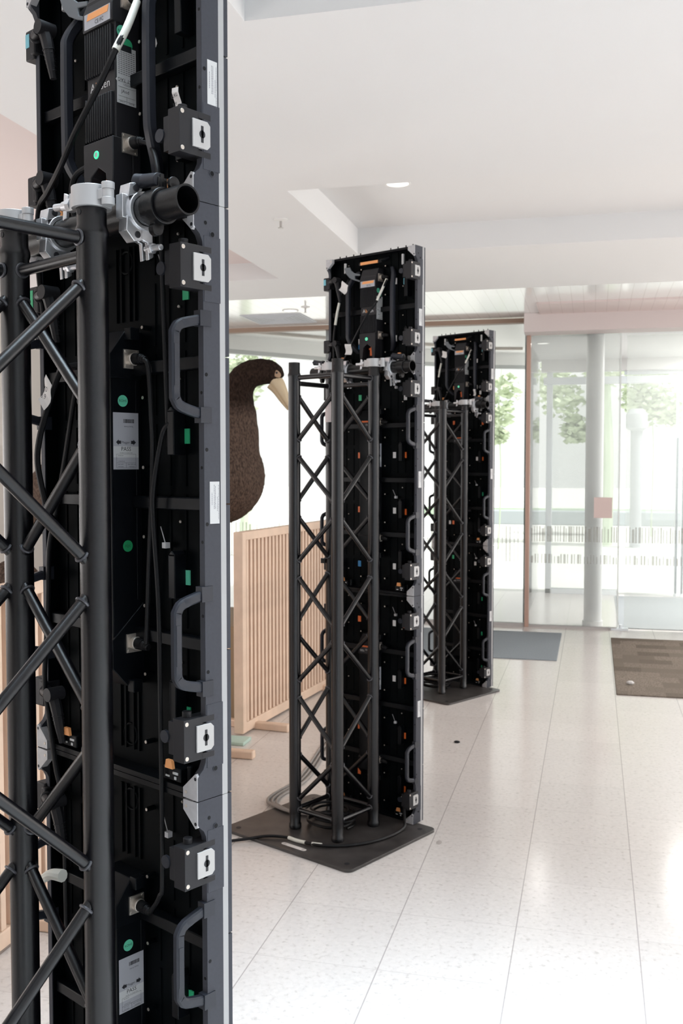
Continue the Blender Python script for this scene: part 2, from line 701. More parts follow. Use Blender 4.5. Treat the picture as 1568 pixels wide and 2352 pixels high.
w1 = pane('window_1', -7.0, -0.635, 0.03, 2.945, label='wide clear glass front behind the bird and towers')
obj('stripe_band', stripes(-6.9, -0.66, 0.63, 0.98, 9.843), FROST, w1, label='frosted vertical stripe band', smooth=False)
obj('sill_rail', bx(-7.0, -0.635, 9.82, 9.88, 0, 0.03), SILL, w1)
for x in (-2.62, -4.4, -5.7):
    obj('mullion', bx(x - 0.035, x + 0.035, 9.87, 9.95, 0.0, 2.99), PALEMET, w1)
w2 = pane('window_2', -0.595, 0.235, 0.02, 2.822, label='clear fixed glass pane beside the copper upright', glass=HAZED)
obj('stripe_band', stripes(-0.58, 0.23, 0.835, 0.985, 9.843, 0.03, 5), FROST, w2, label='upper frosted stripe band', smooth=False)
obj('stripe_band', stripes(-0.58, 0.23, 0.625, 0.715, 9.843, 0.036, 9), FROST, w2, label='lower frosted stripe band', smooth=False)
obj('sill_rail', bx(-0.595, 0.235, 9.83, 9.87, 0, 0.02), SILL, w2)
obj('glass_edge', bx(0.235, 0.248, 9.84, 9.86, 0.02, 2.822), mat('pale_glass_edge', (0.80, 0.86, 0.84), 0.3), w2)
struct(obj('mullion', bx(-0.635, -0.595, 9.80, 9.88, 0, 2.822), COPPER, bevel=0.004), 'slim copper upright at the corner of the glass entrance', 'mullion')
d1 = pane('door_1', 0.30, 1.40, 0.02, 2.80, label='clear frameless glass entrance door', glass=HAZED)
obj('stripe_band', stripes(0.31, 1.39, 0.835, 0.985, 9.843, 0.03, 6), FROST, d1, label='upper frosted stripe band', smooth=False)
obj('stripe_band', stripes(0.31, 1.39, 0.625, 0.715, 9.843, 0.036, 10), FROST, d1, label='lower frosted stripe band', smooth=False)


def pivot_fn(m):
    m.box(0.18, 0.34, 9.80, 9.89, 0.0, 0.014)
    m.cyl((0.27, 9.85, 0.0), (0.27, 9.85, 0.05), 0.016)


tag(obj('door_pivot', pivot_fn, GREYMET, bevel=0.002), 'small dark floor pivot at the foot of the glass door', 'pivot')
tag(obj('door_notice', bx(0.010, 0.180, 9.838, 9.842, 1.07, 1.268), mat('pink_notice_paper', (0.72, 0.58, 0.55), 0.7)),
    'small pinkish square notice stuck on the entrance glass', 'sign')
struct(obj('column', lambda m: (m.cyl((0.01, 10.06, 0), (0.01, 10.06, 2.86), 0.085, n=32), m.cyl((0.01, 10.06, 0), (0.01, 10.06, 0.05), 0.098, n=32)),
           mat('pale_column_paint', (0.90, 0.905, 0.905), 0.5)), 'round pale grey column just behind the entrance glass', 'column')

# vestibule: ceiling, outer doors, side glass
struct(obj('ceiling_vestibule', bx(-0.66, 5.5, 9.86, 12.55, 2.84, 2.95), CEIL, smooth=False), 'white vestibule ceiling behind the glass', 'ceiling')
struct(obj('trim_4', bx(-0.62, 5.5, 12.30, 12.50, 2.70, 2.84), mat('pale_bulkhead', (0.70, 0.70, 0.69), 0.6), smooth=False), 'pale bulkhead over the outer doors', 'bulkhead')
d2 = obj('door_2', bx(-0.50, 0.95, 12.49, 12.51, 0.06, 2.54), GLASS, smooth=False)
struct(d2, 'outer glass door beyond the vestibule', 'door')


def outer_frame(m):
    m.box(-0.60, 2.6, 12.44, 12.56, 2.555, 2.64)
    m.box(-0.56, -0.49, 12.45, 12.55, 0, 2.70)
    m.box(-0.56, 0.30, 12.45, 12.55, 0, 0.06)


obj('door_frame', outer_frame, GREYMET, d2, bevel=0.004)
for x in (0.965, 1.035):
    obj('stile', bx(x - 0.013, x + 0.013, 12.47, 12.53, 0.0, 2.56), GREYMET, d2)
    obj('pull_handle', lambda m, x=x: m.cyl((x, 12.40, 0.05), (x, 12.40, 1.9), 0.012), mat('dark_pull_bar', (0.12, 0.15, 0.17), 0.4), d2, label='dark vertical pull bar')
tr = obj('transom', bx(0.35, 2.6, 12.46, 12.54, 2.66, 2.70), GREYMET, d2)
struct(obj('window_3', bx(-0.655, -0.643, 9.90, 12.45, 0.02, 2.84), GLASS, smooth=False), 'glass side wall of the vestibule', 'window')
SOFF = mat('white_soffit', (0.94, 0.94, 0.93), 0.5)
struct(obj('soffit', lambda m: m.xy([(-4.35, 9.92), (-0.66, 9.92), (-0.66, 13.02), (-1.227, 12.80), (-3.004, 11.43), (-3.85, 10.33)], 2.995, 3.05), SOFF, smooth=False), 'white outdoor soffit past the left glass', 'soffit')


def strip(pts, w, z0, z1):
    def fn(m):
        for (ax, ay), (bx_, by_) in zip(pts, pts[1:]):
            d = Vector((bx_ - ax, by_ - ay, 0)).normalized()
            n = Vector((-d.y, d.x, 0)) * w
            m.xy([(ax, ay), (bx_, by_), (bx_ + n.x, by_ + n.y), (ax + n.x, ay + n.y)], z0, z1)
    return fn


EDGE = [(-4.20, 9.93), (-3.846, 10.315), (-3.004, 11.409), (-1.227, 12.774), (-0.669, 12.974)]
struct(obj('trim_5', strip(EDGE, .05, 2.84, 3.05), SOFF, smooth=False), 'white fascia of the outdoor soffit', 'fascia')
struct(obj('trim_7', strip(EDGE, .07, 2.795, 2.838), mat('grey_soffit_edge', (0.50, 0.52, 0.52), 0.5), smooth=False), 'thin grey edge rail of the outdoor soffit', 'rail')
struct(obj('trim_6', strip([(-3.56, 9.93), (-2.831, 10.752), (-1.171, 12.177), (-0.84, 12.262)], .05, 2.965, 2.995), mat('brown_grey_soffit_joint', (0.52, 0.46, 0.41), 0.5), smooth=False), 'brownish joint across the outdoor soffit', 'trim')

# ------------------------------------------------------------------ outdoors
struct(obj('ground', bx(-40, 40, 12.55, 70, -0.08, -0.02), mat('pale_paving', (0.80, 0.80, 0.77), 0.8), smooth=False), 'pale outdoor paving beyond the glass', 'ground')
struct(obj('ground_apron', bx(-40, -7.0, 9.9, 12.55, -0.08, -0.02), mat('pale_paving', (0.80, 0.80, 0.77), 0.8), smooth=False), 'pale paving strip outside', 'ground')
tag(obj('lawn', bx(-6.0, 9.0, 31.0, 36.0, -0.02, 0.04), mat('pale_grass', (0.36, 0.47, 0.33), 0.9, noise=(3, 0.15)), smooth=False),
    'strip of pale green lawn far outside', 'lawn', kind='stuff')


LEAF = mat('pale_green_leaves', (0.58, 0.66, 0.47), 0.7, noise=(1.2, 0.08))
BARK = mat('pale_mossy_bark', (0.54, 0.63, 0.46), 0.8)


def tree(label, x, y, h, trunk_r, blobs, nleaf, seed):
    t = thing('tree', label, 'tree', (x, y, -0.02), 0, 'trees outside the glass')
    obj('trunk', lambda m: m.sweep([(0, 0, 0), (0.03, 0, h * 0.4), (-0.02, 0, h * 0.75), (0.05, 0, h)], trunk_r, 10,
                                   radii=[trunk_r * 1.15, trunk_r, trunk_r * 0.85, trunk_r * 0.5]), BARK, t)

    def leaves(m):
        rnd = random.Random(seed)
        for k in range(nleaf):
            bxx, by, bz, br = rnd.choice(blobs)
            d = Vector((rnd.gauss(0, 1), rnd.gauss(0, 1), rnd.gauss(0, 1))).normalized() * br * rnd.random() ** 0.4
            c = Vector((bxx, by, bz)) + d
            s = rnd.uniform(0.05, 0.11)
            R = Matrix.Rotation(rnd.uniform(0, 6.28), 3, 'Z') @ Matrix.Rotation(rnd.uniform(0.3, 2.6), 3, 'X')
            vs = [m.bm.verts.new(c + R @ Vector(p)) for p in ((-s, 0, 0), (0, -s * 0.6, 0.01), (s, 0, 0), (0, s * 0.6, 0.01))]
            m.bm.faces.new(vs)
    obj('foliage', leaves, LEAF, t, smooth=False)
    return t


tree('pale green tree with a thick mossy trunk seen through the entrance glass', 0.20, 20.5, 4.2, 0.17,
     [(-0.8, 0, 2.9, 0.45), (-0.55, 0.1, 2.3, 0.30), (-1.0, 0.3, 3.3, 0.5), (0.1, 0, 3.6, 0.6), (0.6, 0.2, 4.0, 0.7)], 1500, 4)
tree('pale green tree behind the white post on the far right', 1.25, 23.0, 4.4, 0.014,
     [(0.0, 0, 2.85, 0.42), (-0.35, 0, 3.1, 0.38), (0.4, 0, 2.75, 0.35), (0.1, 0.2, 3.6, 0.7)], 1300, 8)
tree('green tree outside to the left of the bird', -5.9, 16.5, 3.6, 0.1,
     [(0.0, 0, 3.1, 0.4), (-0.2, 0.2, 2.8, 0.35), (0.1, 0.1, 3.5, 0.5)], 700, 12)
tree('green tree outside just right of the far tower', -1.72, 19.0, 3.6, 0.012,
     [(0.0, 0, 2.55, 0.26), (0.0, 0, 2.15, 0.16), (0.1, 0.1, 3.0, 0.3)], 350, 14)


def post_fn(m):
    m.cyl((0, 0, 0), (0, 0, 2.25), 0.11, 0.11, n=20)
    m.lathe((0, 0, 2.25), [(0.11, 0), (0.20, 0.05), (0.20, 0.32), (0.12, 0.42)], 20)


tag(obj('bollard_post', post_fn, mat('pale_lilac_grey_paint', (0.50, 0.515, 0.54), 0.6), loc=(0.80, 20.0, -0.02)), 'tall pale post standing outside the glass doors', 'post')
tag(obj('garden_kerb', bx(-3.0, 6.0, 27.0, 27.6, -0.02, 0.35), mat('pale_blue_kerb', (0.48, 0.52, 0.54), 0.7), bevel=0.03), 'low pale kerb wall far outside', 'kerb')

# ------------------------------------------------------------------ ceiling fittings
LAMP = mat('lit_lamp_lens', (0.9, 0.9, 0.88), 0.4, emit=(1.0, 0.98, 0.94), estr=0.95)
TRIMW = mat('white_lamp_trim', (0.85, 0.84, 0.82), 0.5)


def downlight(x, y, z, r, label):
    t = thing('downlight', label, 'ceiling light', (x, y, z), 0, 'ceiling downlights')
    obj('trim_ring', lambda m: m.pipe((0, 0, -0.006), (0, 0, 0.0), r * 1.12, r * 0.95, 32), TRIMW, t, key=('dlr', r))
    obj('lens', lambda m: m.cyl((0, 0, -0.0045), (0, 0, 0.0), r * 0.95, n=32), LAMP, t, key=('dll', r))


downlight(-1.09, 5.62, 3.17, 0.066, 'round lit downlight in the tray above the middle tower')
downlight(-2.72, 8.86, 3.0, 0.066, 'round lit downlight on the plank ceiling above the bird')
downlight(-0.52, 10.6, 2.84, 0.06, 'round lit downlight in the vestibule beside the copper upright')
downlight(0.95, 10.9, 2.84, 0.06, 'round lit downlight in the vestibule at the right edge')


def sprinkler(x, y, z, label):
    t = thing('sprinkler', label, 'sprinkler', (x, y, z), 0, 'ceiling sprinklers')
    obj('escutcheon', lambda m: m.lathe((0, 0, 0), [(0.04, 0), (0.04, -0.004), (0.012, -0.012)], 20), TRIMW, t, key='spr1')
    obj('nozzle', lambda m: (m.cyl((0, 0, -0.01), (0, 0, -0.05), 0.007), m.cyl((0, 0, -0.05), (0, 0, -0.053), 0.016)), mat('sprinkler_metal', (0.5, 0.48, 0.46), 0.4, metal=0.5), t, key='spr2')


sprinkler(-1.77, 5.58, 3.0, 'small ceiling sprinkler left of the lit tray edge')
sprinkler(-2.53, 8.70, 3.0, 'small ceiling sprinkler beside the plank ceiling downlight')


def vent_fn(m):
    m.box(-0.3, 0.3, -0.3, 0.3, -0.006, 0)
    for k in range(7):
        s = 0.27 - k * 0.035
        for a in (-1, 1):
            m.box(-s, s, a * s - 0.004, a * s + 0.004, -0.012, -0.005)
            m.box(a * s - 0.004, a * s + 0.004, -s, s, -0.012, -0.005)


tag(obj('ceiling_vent', vent_fn, mat('pale_grey_vent', (0.62, 0.64, 0.67), 0.5), loc=(-2.98, 9.33, 3.0)), 'square pale grey air vent on the plank ceiling', 'vent')


# ------------------------------------------------------------------ floor mats and litter
def carpet_mat(name, c0, c1, c2):
    m = bpy.data.materials.new(name)
    m.use_nodes = True
    nt = m.node_tree
    b = nt.nodes['Principled BSDF']
    tc = nt.nodes.new('ShaderNodeTexCoord')
    br = nt.nodes.new('ShaderNodeTexBrick')
    br.inputs['Scale'].default_value = 1
    br.inputs['Mortar Size'].default_value = 0
    br.inputs['Brick Width'].default_value = 0.25
    br.inputs['Row Height'].default_value = 0.17
    br.inputs['Color1'].default_value = (*c0, 1)
    br.inputs['Color2'].default_value = (*c1, 1)
    n = nt.nodes.new('ShaderNodeTexNoise')
    n.inputs['Scale'].default_value = 90
    mx = nt.nodes.new('ShaderNodeMix')
    mx.data_type = 'RGBA'
    r = nt.nodes.new('ShaderNodeMath')
    r.operation = 'GREATER_THAN'
    r.inputs[1].default_value = 0.52
    nt.links.new(tc.outputs['Object'], br.inputs['Vector'])
    nt.links.new(tc.outputs['Object'], n.inputs['Vector'])
    nt.links.new(n.outputs['Fac'], r.inputs[0])
    nt.links.new(r.outputs[0], mx.inputs['Factor'])
    nt.links.new(br.outputs['Color'], mx.inputs['A'])
    mx.inputs['B'].default_value = (*c2, 1)
    nt.links.new(mx.outputs['Result'], b.inputs['Base Color'])
    b.inputs['Roughness'].default_value = 0.95
    b.inputs['Specular IOR Level'].default_value = 0.1
    return m


tag(obj('door_mat', bx(0.173, 2.6, 7.03, 9.33, 0, 0.009), carpet_mat('brown_carpet_tile', (0.12, 0.098, 0.078), (0.28, 0.235, 0.195), (0.18, 0.148, 0.12)), bevel=0.004),
    'large brown patchwork carpet mat on the tiles before the glass door', 'mat')
tag(obj('door_mat', bx(-1.75, -0.267, 8.14, 9.48, 0, 0.008), mat('blue_grey_ribbed_mat', (0.27, 0.305, 0.33), 0.95, noise=(120, 0.15)), bevel=0.003),
    'blue grey mat on the tiles behind the far tower', 'mat')
tag(obj('door_mat', bx(0.26, 2.6, 9.93, 12.35, 0, 0.008), mat('pale_grey_entry_mat', (0.36, 0.385, 0.40), 0.95, noise=(120, 0.12)), bevel=0.003),
    'pale grey mat inside the vestibule behind the glass door', 'mat')
tag(obj('paper_scrap', lambda m: m.sphere((0, 0, 0.014), 0.024, (1.2, 0.8, 0.6), 7, 5), PAPER, loc=(0.275, 7.35, 0.009), smooth=False),
    'small crumpled white scrap on the brown carpet mat', 'litter')
tag(obj('dark_scrap', lambda m: m.sphere((0, 0, 0.006), 0.017, (1.1, 0.8, 0.4), 7, 5), PLASTIC, loc=(-0.733, 5.588, 0), smooth=False),
    'small dark scrap lying on the tiles right of the middle tower', 'litter')
tag(obj('floor_smudge', lambda m: m.sphere((0, 0, 0.0006), 0.018, (0.7, 1.3, 0.04), 9, 5), mat('smudge_grey', (0.42, 0.38, 0.36), 0.8), loc=(-0.607, 4.076, 0)),
    'small grey smudge on the tiles right of the middle base plate', 'stain')

# ------------------------------------------------------------------ LED tower parts (local axes: x along the screen, y away from the truss, z up)
PL = 0.012      # base plate thickness
TOW = {'near': dict(p=(-0.8586, 1.6583), yaw=-0.485, du=0.010, even=False, word='nearest tower'),
       'mid': dict(p=(-0.9665, 4.3262), yaw=-0.4536, du=0.0, even=True, word='middle tower'),
       'far': dict(p=(-0.9236, 7.1044), yaw=-0.5303, du=0.012, even=True, word='far tower')}


def tw(T, u=0, v=0, z=0):
    c, s = cos(T['yaw']), sin(T['yaw'])
    return (T['p'][0] + u * c - v * s, T['p'][1] + u * s + v * c, PL + z)


SEC_H = [(0.0085, 0.004), (0.0055, 0.0065), (-0.0055, 0.0065), (-0.0085, 0.004), (-0.0085, -0.004), (-0.0055, -0.0065), (0.0055, -0.0065), (0.0085, -0.004)]
SEC_B = [(a * 1.15, b * 1.5) for a, b in SEC_H]
MX_SIDE = Matrix(((0, 0, 1, 0), (1, 0, 0, 0), (0, 1, 0, 0), (0, 0, 0, 1)))      # text on a +x face
MX_BACK = Matrix(((1, 0, 0, 0), (0, 0, -1, 0), (0, 1, 0, 0), (0, 0, 0, 1)))     # text on a -y face
ROT180 = Matrix.Rotation(pi, 4, 'Z')


def at_side(x, y, z):
    return Matrix.Translation((x, y, z)) @ MX_SIDE


def at_back(x, y, z):
    return Matrix.Translation((x, y, z)) @ MX_BACK


def frame_fn(h):
    def fn(m):
        lo = [(0, .0006), (0, .040), (.004, .046), (.012, .053), (.017, .064), (.018, .076)]
        pts = lo + [(a, h - b) for a, b in lo[::-1]] + [(.054, h - .0006), (.054, .0006)]
        m.yz(pts, .237, .25)
        m.yz(pts, -.25, -.237)
        m.mi = 1
        m.box(-.237, .237, .014, .054, .0006, .010)
        m.box(-.237, .237, .014, .054, h - .010, h - .0006)
        m.mi = 0
        for z in (.108, h - .108):
            m.box(.2495, .2508, .020, .0555, z - .054, z + .054)
        for z in ((.05, h - .05)):
            m.cyl((.2495, .038, z), (.2512, .038, z), .0055, n=14)
        m.mi = 1
        for z in ((.05, h - .05)):
            m.cyl((.2505, .038, z), (.2515, .038, z), .0042, n=14)
        m.mi = 2
        for s in (-1, 1):
            m.box(min(s * .2355, s * .2372), max(s * .2355, s * .2372), .0195, .050, .012, h - .012)
        m.mi = 1
        k = 8 if h > .9 else 4
        for i in range(k):
            z = h * (i + .5) / k
            m.cyl((.244, .0175, z), (.244, .0182, z), .003, n=8)
            m.cyl((.2495, .024, z + .03), (.2504, .024, z + .03), .0035, n=8)
    return fn


def back_fn(h):
    def fn(m):
        m.box(-.237, .237, .047, .054, .009, h - .009)
        for u in (.085, .125, .168, .205):
            for s in (-1, 1):
                z = .03
                while z < h - .08:
                    m.box(s * u - .002, s * u + .002, .0445, .0475, z, z + .11)
                    z += .125
        if h > .9:
            for z0, z1 in ((.035, .16), (.83, .965)):
                for u in (-.028, -.012, .012, .028):
                    m.box(u - .002, u + .002, .043, .0475, z0, z1)
                z = .062 if z0 < .5 else .938
                m.torus((0.002, .046, z), (0, 1, 0), .020, .0025)
        m.mi = 1
        n = 8 if h > .9 else 4
        for i in range(n):
            z = h * (i + .5) / n
            for u in (-.068, .068):
                m.cyl((u, .030, z), (u, .047, z), .0045, n=10)
        m.mi = 2
        for i in range(n):
            z = h * (i + .5) / n
            for u in (-.068, .068):
                m.cyl((u, .029, z), (u, .030, z), .003, n=8)
                m.sphere((u + .085 * (1 if u > 0 else -1), .045, z + .03), .0028, seg=8, rings=5)
    return fn


def spine1_fn(m):
    m.box(-.0380, .0380, -.017, .048, .22, .76)
    m.yz([(-.022, .20), (-.022, .252), (.048, .315), (.048, .165), (.010, .165)], -.0425, .0425)
    m.yz([(-.022, .722), (-.022, .764), (.012, .808), (.048, .808), (.048, .722)], -.0425, .0425)
    m.box(.036, .0385, -.018, -.012, .32, .72)
    m.box(.036, .0385, .036, .042, .32, .72)
    for z in (.165, .80):
        m.box(.042, .060, .010, .030, z - .010, z + .012)


def spine5_fn(m):
    m.box(-.0415, .0435, -.004, .048, .10, .40)
    for k in range(12):
        u = -.0415 + k * .0069
        for z0, z1 in ((.149, .226), (.262, .342)):
            m.box(u, u + .0037, -.0105, -.003, z0, z1)
    m.yz([(-.011, .345), (-.011, .376), (.012, .43), (.048, .43), (.048, .345)], -.045, .045)
    m.xz([(-.045, .146), (.045, .146), (.045, .09), (.040, .022), (.029, .022), (.022, .084), (0, .098), (-.022, .084), (-.029, .022), (-.040, .022), (-.045, .09)], -.012, .03)
    m.box(-.045, .045, .03, .048, .03, .146)


def connector_fn(m):
    m.box(0, .003, -.016, .016, -.017, .017)
    m.cyl((.003, 0, 0), (.013, 0, 0), .0115, n=18)
    m.torus((.012, 0, 0), (1, 0, 0), .0108, .0015)
    for a in (-1, 1):
        for b in (-1, 1):
            m.cyl((.003, a * .0125, b * .0135), (.0045, a * .0125, b * .0135), .0025, n=8)


def plug_fn(m):
    m.cyl((.010, 0, 0), (.030, 0, -.001), .0105, .0100, n=16)
    m.cyl((.030, 0, -.001), (.045, 0, -.004), .0088, .0055, n=16)
    for k in range(3):
        m.torus((.031 + k * .0045, 0, -.0015 - k * .0007), (1, 0, -.1), .0085 - k * .001, .001, 14, 6)


def lock_fn(m):
    m.box(.222, .2510, -.030, .010, -.036, .036)
    m.box(.222, .2510, .008, .036, -.036, -.026)
    m.box(.222, .2510, .008, .036, .026, .036)
    m.box(.222, .2470, .008, .036, -.030, .030)
    m.box(.205, .226, -.026, .030, -.028, .028)
    m.cyl((.232, -.008, .036), (.232, -.008, .046), .008, n=12)
    m.mi = 1
    for z in (-.029, .029):
        m.cyl((.2508, -.024, z), (.2518, -.024, z), .0038, n=10)


def lockplate_fn(m):
    c = .006
    m.yz([(-.004, -.0225), (.033 - c, -.0225), (.033, -.0225 + c), (.033, .0225 - c), (.033 - c, .0225), (-.004, .0225)], .2470, .2535)


def keyhole_fn(m):
    m.cyl((.2534, .0155, 0), (.2540, .0155, 0), .0062, n=18)
    m.box(.2534, .2540, .0130, .0180, -.0135, .0135)


def latch_fn(m):
    m.sweep([(.222, -.018, 0), (.207, -.022, 0), (.198, -.025, 0)], .0035, 8)
    m.cyl((.196, -.028, 0), (.196, -.023, 0), .011, n=18)


def receiver_fn(m):
    m.box(-.277, -.246, .012, .050, -.029, .029)
    m.box(-.250, -.234, .006, .044, -.024, .024)
    m.cyl((-.236, .012, .006), (-.228, .006, .006), .013, n=18)


def lever_fn(m):
    m.cyl((-.240, .008, .006), (-.205, -.004, .006), .0085, n=14)
    m.cyl((-.190, -.014, .008), (-.190, .020, .008), .0135, n=20)
    m.sweep([(-.206, .0, .008), (-.193, .002, .002), (-.184, .004, -.022), (-.178, .006, -.055), (-.175, .010, -.088)], .01, 8,
            radii=[.0095, .012, .0115, .0095, .0065])
    for k in range(6):
        m.torus((-.182 + k * .0011, .005 + k * .0009, -.034 - k * .008), (.1, .08, -1), .0108 - k * .0006, .0012, 14, 6)


def side_handle_fn(s):
    def fn(m):
        x = .2435 * s
        m.sweep([(x, .024, .080), (x, -.024, .068), (x, -.036, .056), (x, -.038, .045), (x, -.038, -.045), (x, -.036, -.056), (x, -.024, -.068), (x, .024, -.080)],
                .007, smooth=3, sec=SEC_H, ref=(1, 0, 0))
        for z in (-.080, .080):
            m.box(x - .008, x + .0085, .010, .034, z - .013, z + .013)
        m.box(x + s * .0060, x + s * .0072, -.043, -.034, -.034, .034)
    return fn


def tall_handle_fn(s):
    def fn(m):
        x = .125 * s
        m.sweep([(x - s * .03, .048, .072), (x - s * .012, .030, .097), (x, .011, .132), (x, .007, .17), (x, .007, .33), (x, .011, .365), (x - s * .012, .030, .40), (x - s * .03, .048, .428)],
                .008, smooth=4, sec=SEC_B, ref=(1, 0, 0))
    return fn


def lug_fn(h):
    def corner(sx, top):
        def fn(m):
            P = [(.2495, .001), (.2495, .044), (.244, .047), (.212, .019), (.212, .002)]
            pts = [(sx * a, (h - b) if top else b) for a, b in P]
            m.xz(pts, -.0015, .014)
            m.mi = 1
            z = .0385
            m.cyl((sx * .2445, -.0019, h - z if top else z), (sx * .2445, -.001, h - z if top else z), .0032, n=12)
            z = .012
            m.mi = 2
            m.cyl((sx * .220, -.0022, h - z if top else z), (sx * .220, -.001, h - z if top else z), .0030, n=12)
        return fn
    return corner


def sticker_fn(m):
    m.box(-.008, .008, -.0012, .0012, -.013, .013)


def asset_label(h):
    z0, z1 = (.468, .539) if h > .9 else (.151, .234)
    v0, v1 = .0295, .0505

    def base(m):
        m.box(.2500, .2507, v0, v1, z0, z1)

    def ink(m):
        rnd = random.Random(5)
        H = z1 - z0
        for v, a, b in ((v0 + .004, .45, .75), (v0 + .009, .35, .9), (v0 + .0115, .35, .9), (v0 + .016, .3, .62), (v0 + .0185, .1, .9)):
            z = z0 + H * a
            while z < z0 + H * b:
                d = rnd.uniform(.0006, .003)
                m.box(.2507, .2509, v, v + .0009, z, z + d)
                z += d + .0008
    return base, ink


def pass_label_base(m):
    m.box(.0380, .0387, -.0135, .0415, .559, .661)


def pass_label_ink(m):
    x = .0388
    vc = .014

    def tx(s, size, v, z, rot=False):
        M = at_side(x, v, z)
        if rot:
            M = M @ ROT180
        m.text(s, size, M)
    tx('PASS', .0105, vc, .5955)
    tx('Megger.', .0062, vc, .6075)
    for s in (-1, 1):
        P = [(0, 0), (.0055, .0050), (.0055, .0028), (.0105, .0028), (.0105, -.0028), (.0055, -.0028), (.0055, -.0050)]
        m.prism([(x, vc + s * .0215 - s * a, .6078 + b) for a, b in P], (.0002, 0, 0))
    rnd = random.Random(2)
    v = .009
    while v < .0305:
        w = rnd.choice([.0005, .0008, .0012])
        m.box(x - .0003, x + .0001, v, v + w, .6425, .6495)
        v += w + rnd.choice([.0005, .0008])
    tx('Simply Events', .0036, .020, .636, True)
    tx('TESTED TO AS/NZS 3760', .0025, vc, .5885)
    tx('TESTED BY', .0025, .002, .5835)
    tx('LICENCE NO', .0025, .004, .5735)
    tx('TEST DATE', .0024, .002, .568)
    tx('NEXT TEST DUE', .0024, .026, .568)
    tx('19/07/2024', .0027, .002, .5637)
    tx('19/07/2025', .0027, .026, .5637)
    for z in (.5863, .5708, .5618):
        m.box(x - .0003, x + .0001, -.007, .035, z, z + .0003)
    for v in (-.007, .035):
        m.box(x - .0003, x + .0001, v, v + .0003, .5618, .5865)
    m.box(x - .0003, x + .0001, vc, vc + .0003, .5618, .571)


def tag_label_base(m):
    x0, x1 = .0435, .0442
    m.box(x0, x1, -.001, .0395, .206, .306)
    m.prism([(x0, -.001, .249), (x0, -.0035, .246), (x0, -.001, .243)], (x1 - x0, 0, 0))
    m.prism([(x0, .0395, .249), (x0, .042, .246), (x0, .0395, .243)], (x1 - x0, 0, 0))


def tag_label_ink(m):
    x = .0443
    m.text('TEST TAG', .0085, at_side(x, .0195, .2475) @ ROT180)
    m.text('1325352', .0056, at_side(x, .021, .2395))
    m.text('JAnd', .0085, at_side(x, .016, .2275))
    for r in range(13):
        for c in range(7):
            v = .0015 + c * .0053
            m.box(x - .0003, x + .0001, v, v + .0036, .257 + r * .0034, .2578 + r * .0034)
    for z in (.2435, .2345, .2185, .211):
        m.box(x - .0003, x + .0001, .001, .0375, z, z + .0003)
    m.box(x - .0003, x + .0001, .019, .0193, .2075, .2185)
    m.text('24/6/17', .0040, at_side(x, .010, .2093))
    m.text('24/6/18', .0040, at_side(x, .029, .2093))


def rohs_fn(z, v, txt, r=.0105, x=.0380):
    return (lambda m: m.cyl((x - .002, v, z), (x + .0008, v, z), r, n=24)), (lambda m: m.text(txt, r * .62, at_side(x + .0009, v, z)))


